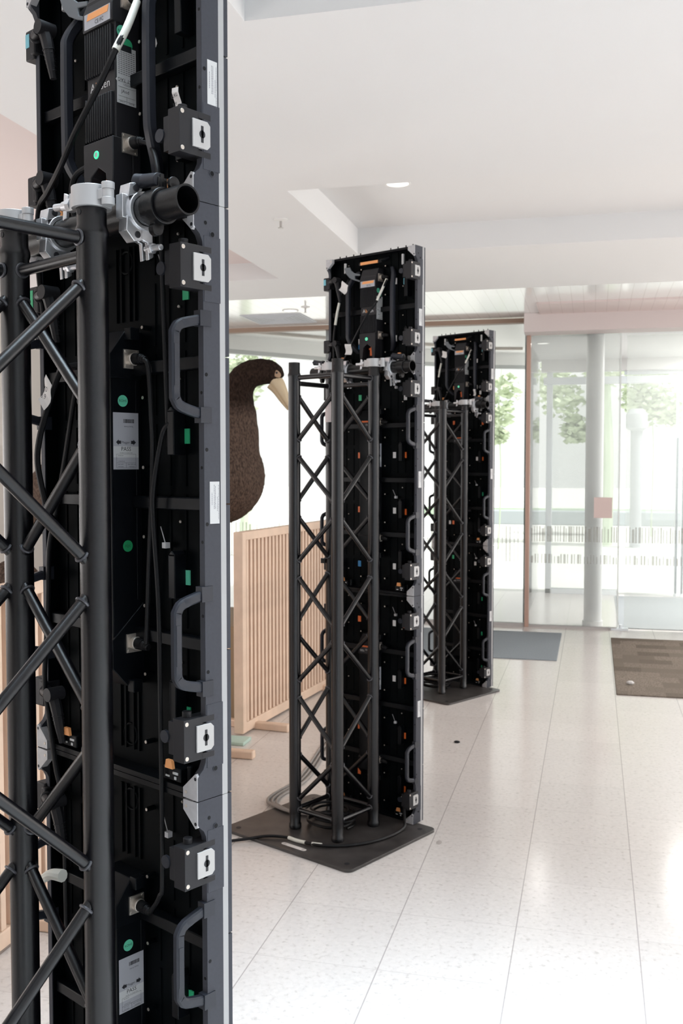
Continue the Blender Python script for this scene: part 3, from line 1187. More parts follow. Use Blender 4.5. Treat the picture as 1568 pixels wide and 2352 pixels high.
def make_cabinet(T, z, h, label, stickers, near=False):
    """one LED cabinet: frame, back, spine, connectors, handles, locks, lugs, labels"""
    t = thing('led_cabinet', label, 'LED screen panel', tw(T, 0, 0, z), T['yaw'], 'LED cabinets stacked on the towers')
    k = 'L' if h > .9 else 'S'
    obj('frame', frame_fn(h), [FRAME, PLASTIC, RECESS], t, key=k + 'frame', bevel=.0012)
    obj('back_plate', back_fn(h), [RECESS, RECESS, NICKEL], t, key=k + 'back')
    obj('edge_strip', bx(-.25, .25, .054, .0658, .0004, h - .0004), SILVER, t, key=k + 'strip', label='pale silver edge strip')
    for r in range(int(h / .25)):
        obj('led_module', bx(-.2485, .2485, .0666, .0762, .0012, .2488), FRAME, t, key='module', loc=(0, 0, r * .25), bevel=.0006)
    for zb in ((.26, .5, .74) if h > .9 else (.25,)):
        for s in (-1, 1):
            obj('cross_bar', lambda m: m.box(-.10, .10, -.010, .010, -.011, .011), PLASTIC, t, key='bar', loc=(s * .138, .037, zb), bevel=.002)
    if h > .9:
        for zz in (.622, .372, .150):
            obj('cable_guide', lambda m: (m.box(-.009, .009, -.016, .010, -.038, .038), m.prism([(-.009, -.016, .038), (.009, -.016, .038), (0, -.016, .046)], (0, .026, 0))), PLASTIC, t, key='guide', loc=(.158, .036, zz), bevel=.0015)
        for zz in (.905, .425):
            obj('cable_tie', lambda m: (m.box(-.005, .005, -.005, .005, -.005, .005), m.cyl((-.002, 0, .004), (-.020, .004, .032), .0009, n=6)), LUG, t, key='ctie', loc=(.126, .034, zz), label='pale cable tie head')
    else:
        for zz in (.33, .12):
            obj('cable_guide', lambda m: (m.box(-.009, .009, -.016, .010, -.038, .038), m.prism([(-.009, -.016, .038), (.009, -.016, .038), (0, -.016, .046)], (0, .026, 0))), PLASTIC, t, key='guide', loc=(.186, .036, zz), bevel=.0015)
    # power spine with its plates
    sp = obj('power_spine', spine1_fn if h > .9 else spine5_fn, FINGREY if h < .9 else PLASTIC, t, key=k + 'spine', bevel=.0018)
    if h > .9:
        lb = obj('warning_label', lambda m: m.box(-.036, .036, -.0228, -.022, .726, .762), INK, sp, key='wl')
        obj('label_stripe', lambda m: (m.box(-.034, .034, -.0233, -.0227, .754, .761), ), ORANGE, sp, key='wls', label='orange stripe')
        obj('label_print', lambda m: (m.text('CE  FC', .010, at_back(.014, -.0232, .7425)), m.box(-.03, -.006, -.0233, -.0227, .735, .7365), m.box(-.03, -.01, -.0233, -.0227, .740, .7415)), LABELW, sp, key='wlp')
    else:
        obj('warning_label', lambda m: m.box(-.038, .040, -.0118, -.011, .3475, .3745), LABEL, sp, key='wl5')
        obj('label_stripe', lambda m: m.xz([(-.030, .362), (.033, .362), (.037, .373), (-.026, .373)], -.0124, -.0117), AMBER, sp, key='wls5', label='orange stripe')
        obj('label_print', lambda m: m.text('CE FC', .010, at_back(.008, -.0123, .354)), INK, sp, key='wlp5')

        def logo_w(m):
            m.text('A', .022, at_back(-.024, -.0048, .244))
            m.text('sen', .021, at_back(.0145, -.0048, .2435))
        obj('logo', logo_w, LABELW, sp, key='logo1', label='white lettering')
        obj('logo_accent', lambda m: m.text('b', .022, at_back(-.0105, -.0048, .244)), AMBER, sp, key='logo2', label='orange letter')
        obj('indicator_ring', lambda m: m.torus((-.004, -.0125, .121), (0, 1, 0), .0058, .0016), LEDG, sp, key='ledr', label='lit green ring')
        obj('indicator_button', lambda m: m.cyl((-.004, -.0135, .121), (-.004, -.011, .121), .0042), LABELW, sp, key='ledb')
    for zc in ((.757, .243) if h > .9 else (.137, .388)):
        c = obj('connector', connector_fn, NICKEL, t, key='conn', loc=(.0425 if h > .9 else .045, .023, zc), label='nickel connector')
        obj('plug', plug_fn, RUBBER, c, key='plug')
    # labels on the side of the spine
    if h > .9:
        pl = obj('test_label', pass_label_base, LABEL, t, key='passb', label='pale grey test label')
        obj('test_label_print', pass_label_ink, INK, pl, key='passi')
        obj('test_label_band', lambda m: m.box(.0380, .03875, -.0133, .0413, .5805, .6005), LABELW, pl, key='passw')
        for zz, vv, tx, mt in ((.682, .008, 'ROHS', MINT), (.420, .016, 'FQC', DGREEN)):
            f1, f2 = rohs_fn(zz, vv, tx)
            a = obj('round_sticker', f1, mt, t, key='rs' + tx, label='round green sticker')
            obj('sticker_print', f2, INK, a, key='rsi' + tx)
    else:
        pl = obj('test_label', tag_label_base, LABELW, t, key='tagb', label='white test tag label')
        obj('test_label_print', tag_label_ink, INK, pl, key='tagi')
        obj('test_label_clip', lambda m: m.box(.0440, .0447, .008, .030, .298, .309), INK, pl, key='tagc')
        f1, f2 = rohs_fn(.331, .010, 'ROHS', .0105, .0435)
        a = obj('round_sticker', f1, MINT, t, key='rs5', label='round green sticker')
        obj('sticker_print', f2, INK, a, key='rsi5')
        f1, f2 = rohs_fn(.311, .022, '', .0105, .0435)
        obj('round_sticker', f1, GREEN, t, key='rs5b', label='round green sticker')
    # handles
    if h > .9:
        for s in (-1, 1):
            for zc in (.730, .270):
                obj('side_handle', side_handle_fn(s), HANDLE, t, key='sh%d' % s, loc=(0, 0, zc), bevel=.0008)
    else:
        for s in (-1, 1):
            obj('tall_handle', tall_handle_fn(s), HANDLE, t, key='th%d' % s)
        g = obj('top_handle', lambda m: (m.sweep([(-.075, .045, .475), (-.058, .018, .462), (-.05, .012, .456), (.05, .012, .456), (.058, .018, .462), (.075, .045, .475)], .008, 8)), PLASTIC, t, key='toph')
        obj('grip_insert', lambda m: m.box(-.050, .046, .001, .006, .450, .462), AMBER, g, key='topg', label='amber grip strip')
        obj('release_flap', lambda m: m.xz([(-.150, .450), (-.139, .424), (-.119, .404), (-.096, .392), (-.060, .379), (-.058, .386), (-.086, .396), (-.089, .411), (-.058, .406), (-.058, .414), (-.091, .422), (-.110, .436), (-.118, .452)], .008, .014), mat('mid_grey_plastic', (0.13, 0.145, 0.16), 0.5), t, key='flap', bevel=.0015, label='mid grey release flap')
        for u in (-.155, .168):
            obj('level_vial', lambda m: m.cyl((0, 0, -.022), (0, 0, .022), .006, n=12), LABELW, t, key='vial', loc=(u, .024, .452), label='white vertical pin')
    # locks on the right, receivers with levers on the left
    for zc in (.108, h - .108):
        lk = obj('side_lock', lock_fn, [FINGREY, NICKEL], t, key='lock', loc=(0, 0, zc), bevel=.002)
        obj('lock_plate', lockplate_fn, PLATE, lk, key='lockp', bevel=.0006, label='silver lock plate')
        obj('keyhole', keyhole_fn, INK, lk, key='keyh')
        obj('thumb_latch', latch_fn, HANDLE, lk, key='thumb')
        rc = obj('lock_receiver', receiver_fn, FINGREY, t, key='recv', loc=(0, 0, zc), bevel=.003)
        obj('strap_lever', lever_fn, FINGREY, rc, key='lever')
        if h < .9 and zc > .2:
            obj('receiver_sticker', lambda m: m.box(-.275, -.262, .0112, .0120, -.004, .022), CYAN, rc, key='rcst', label='cyan sticker')
        elif near and zc > .5:
            obj('receiver_sticker', lambda m: m.box(-.275, -.262, .0112, .0120, -.012, .022), GREEN, rc, key='rcst2', label='green sticker')
    for sx in (-1, 1):
        for top in (False, True):
            obj('corner_lug', lug_fn(h)(sx, top), [LUG, INK, NICKEL], t, key=k + 'lug%d%d' % (sx, top), bevel=.0006, label='pale grey cast corner plate')
    base, ink = asset_label(h)
    al = obj('asset_label', base, LABELW, t, key=k + 'al', label='white asset label')
    obj('asset_label_print', ink, INKG, al, key=k + 'ali')
    # bottom latches with orange tabs
    for s in (-1, 1):
        la = obj('joining_latch', lambda m: (m.box(-.025, .024, -.014, .012, -.012, .012), m.cyl((.034, 0, -.010), (.034, 0, .018), .006, n=12)), PLASTIC, t, key='latch', loc=(s * .160, .030, .026), bevel=.002)
        obj('latch_tab', lambda m: m.xz([(-.012, .011), (.009, .011), (.006, .026), (-.009, .026)], -.020, -.014), AMBER, la, key='ltab', label='orange latch tab')
        obj('latch_marks', lambda m: (m.box(-.016, -.006, -.0155, -.0135, -.006, -.003), m.box(.004, .018, -.0155, -.0135, .001, .005), m.box(.008, .013, -.0155, -.0135, -.008, -.003)), LABELW, la, key='lmark', label='white lock marks')
    for u, zz, m_ in stickers:
        obj('small_sticker', sticker_fn, m_, t, key='stk' + m_.name, loc=(u, .0455, zz), label=m_.name.replace('_', ' '))
    return t


def make_truss(T):
    t = thing('truss_tower', 'black square box truss standing upright on the base plate of the ' + T['word'], 'truss', tw(T, T['du'], -.235, 0), T['yaw'], 'box trusses behind the screens')
    c = .12
    pos = {'near': (c, -c), 'left': (-c, -c), 'right': (c, c), 'far': (-c, c)}

    def chord(m):
        m.lathe((0, 0, 0), [(.0235, 0), (.0265, .004), (.0265, .02), (.0235, .026), (.0255, .075), (.0255, 1.935), (.0272, 1.940), (.0272, 1.948), (.0240, 1.956), (.0240, 1.998)], 32)
        m.mi = 1
        m.cyl((0, -.0246, 1.975), (0, -.0235, 1.975), .005, n=12)
    for n, (x, y) in pos.items():
        obj('chord', chord, [BLACK, INK], t, key='chord', loc=(x, y, 0))
    zk = [1.893 - .2565 * k for k in range(8)]

    def brace(a, b, r=.0102, weld=True):
        a, b = Vector(a), Vector(b)
        d = (b - a).normalized()

        def fn(m):
            m.cyl(a + d * .020, b - d * .020, r, n=16, caps=False)
            m.mi = 1
            for e, s in ((a, 1), (b, -1)):
                hd = Vector((d.x, d.y, 0)).normalized()
                p = e + d * s * (.0262 / max(.3, Vector((d.x, d.y, 0)).length))
                m.torus(p, d, r + .0012, .0026, 16, 6)
        return fn
    for ch, (other, others) in {'near': ('near', ('right', 'left')), 'far': ('far', ('right', 'left'))}.items():
        for o in others:
            a = pos[ch]
            b = pos[o]
            if T['even']:
                first = ch if ch == 'near' else o
            else:
                first = ch if ch == 'far' else o
            p0, p1 = (a, b) if first == ch else (b, a)
            for k in range(7):
                q0, q1 = (p0, p1) if k % 2 == 0 else (p1, p0)
                obj('brace', brace((*q0, zk[k] - .014), (*q1, zk[k + 1] + .014)), [BLACK, WELD], t)
            dz = .012 if ch == 'near' else -.010
            obj('ring_bar', brace((*a, 1.922 + dz), (*b, 1.922 + dz)), [BLACK, WELD], t)
            obj('ring_bar', brace((*a, .085), (*b, .085)), [BLACK, WELD], t)
    return t


def make_base(T):
    def fn(m):
        u0, u1, v0, v1, r = -.365, .352, -.560, .034, .03
        pts = []
        for cx, cy, a0 in ((u1 - r, v1 - r, 0), (u0 + r, v1 - r, 90), (u0 + r, v0 + r, 180), (u1 - r, v0 + r, 270)):
            for k in range(6):
                a = radians(a0 + k * 18)
                pts.append((cx + r * cos(a), cy + r * sin(a)))
        m.xy(pts, -PL, 0)

    def slot(m):
        m.box(-.055, .055, -.011, .011, 0, .0006)
        m.cyl((-.055, 0, 0), (-.055, 0, .0006), .011)
        m.cyl((.055, 0, 0), (.055, 0, .0006), .011)

    t = thing('base_plate', 'flat dark steel base plate under the ' + T['word'], 'base plate', tw(T), T['yaw'], 'steel base plates')
    obj('plate', fn, STEELPL, t, key='base', bevel=.0015)
    obj('hand_slot', slot, mat('slot_seen_floor', (0.74, 0.70, 0.67), 0.5), t, key='slot', loc=(.02, -.515, 0), label='slot showing the pale floor')
    for u, v in ((.30, -.02), (-.31, -.02), (-.31, -.51), (.30, -.51)):
        obj('bolt_hole', lambda m: m.cyl((0, 0, 0), (0, 0, .0008), .011, n=18), INK, t, key='bhole', loc=(u, v, 0))
    return t


def make_pipe(T):
    u0, u1 = -.285, .295 if T is TOW['near'] else .275
    t = thing('cross_pipe', 'black steel pipe clamped level behind the panels of the ' + T['word'], 'pipe', tw(T, 0, -.050, 1.983), T['yaw'], 'cross pipes')
    obj('tube', lambda m: m.pipe((u0, 0, 0), (u1, 0, 0), .0243, .0212, 36), PIPE, t)
    return t


def make_bracket(T, u, label):
    t = thing('pipe_bracket', label, 'bracket', tw(T, u, -.050, 1.983), T['yaw'], 'black pipe brackets')

    def ring(m):
        m.pipe((-.017, 0, 0), (.017, 0, 0), .0292, .0245, 28)
        m.box(-.012, .012, .020, .064, -.010, .022)
        m.box(-.010, .010, -.008, .010, .026, .046)
        m.xz([(-.012, .020), (.012, .020), (.010, .052), (-.002, .056), (-.010, .050)], -.004, .004)
        m.cyl((-.006, -.006, -.036), (.006, -.006, -.036), .011, n=16)
        m.box(-.006, .006, -.014, .006, -.036, -.024)
        m.cyl((.020, .012, .036), (.026, .012, .036), .011, n=16)
        m.box(.018, .026, .004, .020, .020, .036)
    obj('bracket_ring', ring, PIPE, t, key='brk1', bevel=.001)
    obj('knob', lambda m: (m.cyl((-.030, -.006, .046), (.008, -.006, .042), .0115, .0105, n=18), m.cyl((-.046, -.010, .048), (-.030, -.006, .046), .0125, .0115, n=18),
                           m.cyl((-.052, -.012, .0485), (-.044, -.010, .048), .005, n=12)), HANDLE, t, key='brk2', bevel=.001, label='dark grey locking knob')
    return t


def make_clamp(T, u, label):
    """silver swivel coupler: one ring round the truss chord, one round the pipe"""
    t = thing('swivel_clamp', label, 'clamp', tw(T, u, -.115, 2.0), T['yaw'], 'silver swivel clamps')

    def ring(m):
        m.pipe((0, 0, -.017), (0, 0, .017), .0325, .0243, 32)
        m.cyl((0, 0, .015), (0, 0, .0165), .0300, n=32)
        m.box(-.046, -.026, -.012, .012, -.014, .014)
        m.box(.026, .044, -.010, .010, -.008, .008)
        m.cyl((.046, 0, -.018), (.046, 0, -.006), .0105, n=18)
        m.cyl((.046, 0, -.006), (.046, 0, .007), .0095, n=18)
        m.cyl((.046, 0, .007), (.046, 0, .018), .0105, n=18)
    obj('chord_ring', ring, ALUW, t, key='clr', bevel=.0012)

    def bolt(m):
        m.cyl((-.046, 0, -.002), (-.088, -.012, -.002), .0062, n=14)
        m.cyl((-.052, -.002, -.002), (-.060, -.004, -.002), .012, n=6)
    obj('eye_bolt', bolt, ALU, t, key='clb')
    obj('wing_nut', lambda m: (m.cyl((-.060, -.004, -.002), (-.072, -.007, -.002), .010, .008, n=14), m.prism([(-.062, -.008, -.022), (-.070, -.010, -.026), (-.068, -.008, .020), (-.060, -.006, .016)], (0, .006, 0))), ALU, t, key='clw', bevel=.001)

    def pring(m):
        y, z = .065, -.017
        m.pipe((.028, y, z), (.058, y, z), .0315, .0245, 32)
        m.box(.034, .052, y - .042, y - .028, z - .016, z + .022)
        # upper and lower jaw ears
        m.prism([(.030, y - .034, z + .018), (.030, y - .030, z + .040), (.030, y - .014, z + .044), (.030, y - .004, z + .036), (.030, y - .008, z + .028)], (.026, 0, 0))
        m.prism([(.032, y - .034, z - .012), (.032, y - .036, z - .036), (.032, y - .020, z - .052), (.032, y - .004, z - .048), (.032, y - .004, z - .030)], (.022, 0, 0))
        m.mi = 1
        m.cyl((.0555, y - .018, z + .034), (.0575, y - .018, z + .034), .0062, n=14)
        m.cyl((.0535, y - .014, z - .040), (.0555, y - .014, z - .040), .0058, n=14)
    obj('pipe_ring', pring, [ALU, INK], t, key='clp', bevel=.0015)

    def jaw(m):
        y, z = .065, -.017
        for x in (.030, .046):
            m.prism([(x, y - .008, z - .030), (x, y + .016, z - .028), (x, y + .018, z - .072), (x, y + .008, z - .078), (x, y + .006, z - .050), (x, y - .008, z - .046)], (.008, 0, 0))
        m.cyl((.042, y + .012, z - .058), (.082, y + .012, z - .060), .0062, .0052, n=14)
        m.cyl((.054, y + .012, z - .0585), (.062, y + .012, z - .059), .0095, n=6)
    obj('swing_bolt', jaw, ALU, t, key='clj', bevel=.001)
    return t


def cable(T, pts, r, label, name='cable', material=None, sleeve=None, parts=None, group='cables on the towers'):
    t = thing(name, label, 'cable', tw(T), T['yaw'], group)
    obj('jacket', lambda m: m.sweep(pts, r, 10, smooth=8), material or RUBBER, t)
    for sl in (sleeve or []):
        obj('sleeve', lambda m, sl=sl: m.sweep(sl, r * 1.25, 12, smooth=4), CREAM, t, label='cream heat shrink sleeve')
    return t


def paper_tag(T, u, v, z, w, hh, rot, label, text=None):
    t = thing('paper_tag', label, 'paper tag', tw(T, u, v, z), T['yaw'], 'paper tags on wires')
    R = Matrix.Rotation(rot, 4, 'Y')

    def fn(m):
        n = 6
        fs = []
        for i in range(n):
            a0, a1 = i / n, (i + 1) / n
            b0, b1 = .006 * sin(a0 * 5), .006 * sin(a1 * 5)
            P = [(-w / 2, b0, (a0 - .5) * hh), (w / 2, b0 - .004, (a0 - .5) * hh), (w / 2, b1 - .004, (a1 - .5) * hh), (-w / 2, b1, (a1 - .5) * hh)]
            m.quadbox([R @ Vector(p) for p in P] + [R @ (Vector(p) + Vector((0, .0008, 0))) for p in P])
    obj('sheet', fn, PAPER, t, smooth=False)
    if text:
        obj('handwriting', lambda m: (m.text(text[0], w * .42, R @ at_back(0, -.0075, .008) @ Matrix.Rotation(.35, 4, 'Z')), m.text(text[1], w * .42, R @ at_back(.004, -.0075, -.006) @ Matrix.Rotation(.35, 4, 'Z'))), INK, t)
    return t


G, O_, Wt, B_, M_ = GREEN, ORANGE, PAPER, BLUE, MINT
for key, T in TOW.items():
    wd = T['word']
    make_base(T)
    make_truss(T)
    make_pipe(T)
    if key == 'near':
        sL1 = [(.172, .865, G), (.171, .617, G), (.170, .370, M_), (.169, .128, G)]
        sL0 = [(.172, .865, G), (.171, .617, G)]
        sS = [(.19, .395, CYAN), (.136, .130, Wt)]
    elif key == 'mid':
        sL1 = [(-.086, .869, G), (.168, .862, Wt), (-.089, .61, O_), (.109, .61, Wt), (.166, .61, O_), (-.089, .365, O_), (.110, .365, Wt), (.167, .361, O_), (-.089, .118, BLUE), (.110, .118, Wt), (.165, .115, O_)]
        sL0 = [(-.089, .865, O_), (.110, .865, Wt), (.167, .862, O_), (.110, .617, Wt), (.167, .615, O_), (.167, .37, O_), (-.089, .37, O_), (.167, .13, O_), (-.089, .16, O_)]
        sS = [(.112, .368, Wt), (.164, .362, CYAN), (.112, .12, Wt), (.164, .12, BLUE), (-.088, .10, BLUE), (-.088, .12, Wt)]
    else:
        sL1 = [(-.089, .869, O_), (.168, .862, O_), (.120, .61, Wt), (.166, .61, O_), (.167, .361, G), (.165, .115, O_), (-.089, .15, O_), (-.12, .15, Wt)]
        sL0 = [(.110, .865, Wt), (.167, .617, G), (.167, .37, G), (.167, .13, G), (-.089, .9, G)]
        sS = [(.112, .30, Wt), (.164, .372, CYAN), (.112, .115, Wt), (.145, .075, Wt), (-.088, .12, AMBER), (-.07, .06, Wt)]
    make_cabinet(T, 2.0, .5, 'short black LED cabinet with tall grab handles at the top of the ' + wd, sS)
    make_cabinet(T, 1.0, 1.0, 'tall black LED cabinet with folding side handles in the middle of the ' + wd, sL1, key == 'near')
    make_cabinet(T, 0.0, 1.0, 'tall black LED cabinet standing lowest on the ' + wd + ', just above its base plate', sL0)
    make_clamp(T, T['du'] + .12, 'silver swivel clamp at the right of the pipe on the ' + wd)
    make_clamp(T, T['du'] - .12, 'silver swivel clamp at the left of the pipe on the ' + wd)
    make_bracket(T, .222, 'black bracket at the right pipe end holding the panels of the ' + wd)
    make_bracket(T, -.225, 'black bracket at the left pipe end holding the panels of the ' + wd)
    obj_o = obj('retainer', lambda m: (m.box(-.008, .008, -.006, .006, -.016, .010), m.box(-.012, .004, -.008, .004, .010, .018), m.box(-.004, .006, -.006, .006, .018, .028)), ORANGE, None, key='retain',
                loc=tw(T, .006, .016, 2.065), rotz=T['yaw'], bevel=.001)
    obj_o.name = 'orange_retainer'
    tag(obj_o, 'small orange clip under the top cabinet of the ' + wd, 'clip', 'orange clips')

T1, T2, T3 = TOW['near'], TOW['mid'], TOW['far']
# ---- cables and tags of the nearest tower
cable(T1, [(.07, .020, 2.384), (.098, .008, 2.378), (.106, -.004, 2.352), (.113, -.030, 2.304), (.109, -.050, 2.263), (.079, -.060, 2.214), (.047, -.065, 2.177), (.006, -.065, 2.141), (-.051, -.055, 2.103), (-.151, -.020, 2.082), (-.218, .0, 2.060), (-.232, .006, 1.96), (-.228, .014, 1.86)],
      .0054, 'thick black cable with cream sleeve slanting across the top cabinet of the nearest tower', sleeve=[[(.104, -.001, 2.360), (.113, -.030, 2.304), (.109, -.050, 2.263)]])
cable(T1, [(.082, .020, 2.134), (.113, .015, 2.121), (.136, .010, 2.095), (.152, .004, 2.060), (.150, .010, 2.02), (.14, .02, 1.9), (.14, .03, 1.6)], .0042, 'thin black cable from the lower plug of the near top cabinet')
cable(T1, [(.085, .020, 1.754), (.098, .020, 1.738), (.106, .020, 1.65), (.108, .020, 1.573), (.088, .025, 1.386), (.081, .025, 1.28), (.083, .021, 1.245)], .0045, 'thin black cable linking the two plugs of the near middle cabinet')
cable(T1, [(.165, .030, 1.645), (.148, .022, 1.636), (.133, .020, 1.612), (.123, .010, 1.527), (.122, .010, 1.466), (.134, .010, 1.329), (.137, .010, 1.16), (.139, .010, .849), (.123, .015, .796), (.090, .020, .757)], .0042, 'long thin black cable hanging down to the near lowest cabinet')
cable(T1, [(-.10, .035, 1.76), (-.135, .0, 1.752), (-.150, -.005, 1.735), (-.159, -.020, 1.682), (-.174, -.030, 1.624), (-.185, -.030, 1.574), (-.184, -.020, 1.515), (-.196, .0, 1.472), (-.20, .03, 1.44)], .0060, 'bowed black cable at the left edge of the nearest tower')
cable(T1, [(-.12, .030, 1.76), (-.150, .030, 1.692), (-.183, .030, 1.582), (-.204, .020, 1.471), (-.221, .015, 1.401), (-.221, .010, 1.279), (-.220, .0, 1.142), (-.207, .0, 1.073), (-.184, .0, .973), (-.19, .02, .87), (-.20, .03, .6)], .0050, 'black cable running down the left side of the nearest tower')
cable(T1, [(-.03, .020, 2.118), (-.075, .008, 2.114), (-.098, .002, 2.098), (-.108, .004, 2.06), (-.105, .015, 2.0)], .0058, 'short thick black cable curling down left of the indicator on the nearest tower')
paper_tag(T1, .116, .022, 2.300, .020, .036, .15, 'small white handwritten paper tag beside the near top cabinet handle', ('GRL', '3.9'))
paper_tag(T1, .214, -.004, 2.164, .021, .042, .18, 'white handwritten paper tag above the near side lock', ('GRL', '3.9'))
paper_tag(T1, -.138, -.036, 1.703, .034, .058, .7, 'white printed paper tag wrapped on the bowed cable', ('V0', '3.9'))
# white strap end by the lowest near cabinet
tag(obj('strap_end', lambda m: m.sweep([(-.085, -.05, .796), (-.115, -.055, .792), (-.14, -.055, .778)], .011, 10, radii=[.012, .010, .009]), CREAM, loc=tw(T1), rotz=T1['yaw']),
    'short pale strap end poking out beside the truss of the nearest tower', 'strap')

# ---- cables of the middle and far towers
for T, sfx in ((T2, 'middle tower'), (T3, 'far tower')):
    cable(T, [(.06, .020, 2.388), (.098, .0, 2.372), (.088, -.020, 2.326), (.067, -.030, 2.275), (.03, -.050, 2.22), (-.03, -.050, 2.14), (-.12, -.01, 2.06), (-.20, .02, 1.98)], .0045,
          'black cable with pale sleeve slanting over the top cabinet of the ' + sfx, sleeve=[[(.098, .0, 2.372), (.088, -.020, 2.326), (.069, -.030, 2.280)]])
    cable(T, [(-.14, .03, 2.40), (-.165, .015, 2.35), (-.184, .015, 2.30), (-.195, .0, 2.20), (-.205, .0, 2.12), (-.21, .01, 1.98)], .0050,
          'black cable with pale sleeve at the left of the top cabinet of the ' + sfx, sleeve=[[(-.184, .015, 2.300), (-.190, .006, 2.25), (-.195, .0, 2.20)]])
    paper_tag(T, -.118, -.030, 2.355, .046, .044, .6 if T is T2 else .3, 'white paper tag high on the top cabinet of the ' + sfx)
    paper_tag(T, -.092 if T is T2 else .118, -.030 if T is T2 else .015, 2.080 if T is T2 else 2.075, .040 if T is T2 else .022, .046, .1, 'white paper tag low on the top cabinet of the ' + sfx)
    paper_tag(T, .15, -.080, 1.985, .016, .034, .1, 'small white paper tag stuck on the pipe of the ' + sfx)
tag(obj('strap_patch', lambda m: m.pipe((0, 0, -.045), (0, 0, .045), .0272, .0252, 28), mat('pinkish_tape', (0.62, 0.54, 0.53), 0.7), loc=tw(T2, -.12, -.115, 1.80), rotz=T2['yaw']),
    'pale pinkish tape wrapped round the rear truss post of the middle tower', 'tape')
tag(obj('cable_clip', lambda m: m.box(-.012, .012, -.030, -.022, -.010, .012), PLASTIC, loc=tw(T2, -.145, -.115, 1.14), rotz=T2['yaw']),
    'small black clip on the rear truss post of the middle tower', 'clip')


def coil(T, label, seed):
    rnd = random.Random(seed)
    pts = []
    for k in range(72):
        a = k * 2 * pi / 12
        R = .085 + .02 * sin(k * .37) + rnd.uniform(-.004, .004)
        pts.append((-.02 + R * cos(a) * 1.1, -.235 + R * sin(a), .008 + .0011 * k + .003 * sin(k)))
    o = obj('cable_coil', lambda m: m.sweep(pts, .0055, 8, smooth=3), RUBBER, loc=tw(T), rotz=T['yaw'])
    tag(o, label, 'cable coil', 'coiled cables inside the trusses')


coil(T2, 'coil of black cable lying inside the truss of the middle tower', 1)
coil(T3, 'coil of black cable lying inside the truss of the far tower', 2)
c1 = cable(T2, [(-.72, -1.02, -.006), (-.45, -.86, -.006), (-.30, -.72, -.005), (-.20, -.60, .0), (-.13, -.520, .009), (-.049, -.472, .008), (.04, -.468, .008), (.14, -.432, .008), (.225, -.33, .008), (.262, -.20, .008), (.255, -.08, .01), (.225, -.03, .03), (.205, -.005, .07), (.19, .02, .12)],
           .0062, 'black cable crossing the front of the middle base plate and trailing off left', sleeve=[[(-.049, -.472, .008), (.0, -.474, .008), (.04, -.468, .008)], [(.07, -.460, .008), (.11, -.444, .008)]])


def floor_cable(pts, r, label):
    o = obj('floor_cable', lambda m: m.sweep(pts, r, 8, smooth=8), GREYCABLE)
    tag(o, label, 'cable', 'grey cables on the floor')


for k, lb in enumerate(('grey cable on the floor left of the middle truss, outermost of three', 'grey cable on the floor left of the middle truss, middle of three', 'grey cable on the floor left of the middle truss, innermost of three')):
    d = k * .022
    floor_cable([(-1.50 + d, 5.9, .007), (-1.46 + d * .9, 5.37, .007), (-1.415 + d, 4.76, .007), (-1.462 + d, 4.47, .007), (-1.455 + d, 4.36, .012), (-1.40 + d * .6, 4.285, .02), (-1.31 + d * .5, 4.225, .021), (-1.20, 4.21 + d, .021), (-1.09, 4.235 + d, .021)], .007, lb)

# ------------------------------------------------------------------ timber slat barriers
WOOD = mat('pale_timber', (0.80, 0.60, 0.46), 0.55, noise=(9, 0.08))
WOODD = mat('timber_slat_back', (0.70, 0.50, 0.37), 0.6, noise=(9, 0.08))


def barrier(x0, y0, x1, y1, label, foot_right=.24, foot_left=.24):
    L = math.hypot(x1 - x0, y1 - y0)
    a = math.atan2(y1 - y0, x1 - x0)
    t = thing('slat_barrier', label, 'barrier', (x0, y0, 0), a, 'timber slat barriers')
    H = 1.19
    for u in (0, L - .05):
        obj('post', lambda m: m.box(0, .05, -.03, .03, .012, H), WOOD, t, key='bpost', loc=(u, 0, 0), bevel=.004)
    obj('rail', lambda m: m.box(.05, L - .05, -.028, .028, H - .05, H), WOOD, t, bevel=.004)
    obj('rail', lambda m: m.box(.05, L - .05, -.028, .028, .012, .07), WOOD, t, bevel=.004)
    u = .068
    while u < L - .09:
        obj('slat', lambda m: m.box(0, .028, -.022, .022, .07, H - .05), WOOD, t, key='slat', loc=(u, 0, 0), bevel=.002)
        u += .052
    obj('backing', lambda m: m.box(.05, L - .05, .012, .020, .07, H - .05), WOODD, t)
    for u in (.16, L - .21):
        obj('foot', lambda m: m.box(0, .05, -foot_right, foot_left, 0, .045), WOOD, t, loc=(u, 0, 0), bevel=.008)
    return t


barrier(-1.985, 5.42, -1.815, 6.86, 'pale timber slat barrier standing left of the middle tower')
barrier(-2.00, 3.86, -1.985, 5.20, 'pale timber slat barrier whose foot shows below the first one, behind the nearest tower')
barrier(-1.875, 2.15, -1.850, 3.16, 'pale timber slat barrier seen through the gaps of the near truss')
tag(obj('floor_panel', lambda m: m.box(-2.25, -1.885, 5.225, 5.36, 0, .02), mat('pale_mint_board', (0.50, 0.66, 0.58), 0.5), bevel=.004), 'pale mint green board lying on the floor by the barrier foot', 'board')
tag(obj('display_plinth', lambda m: m.box(-3.3, -2.03, 5.75, 6.58, 0, .58), mat('tan_plinth', (0.34, 0.25, 0.16), 0.7), bevel=.01), 'tan display plinth under the big bird', 'plinth')


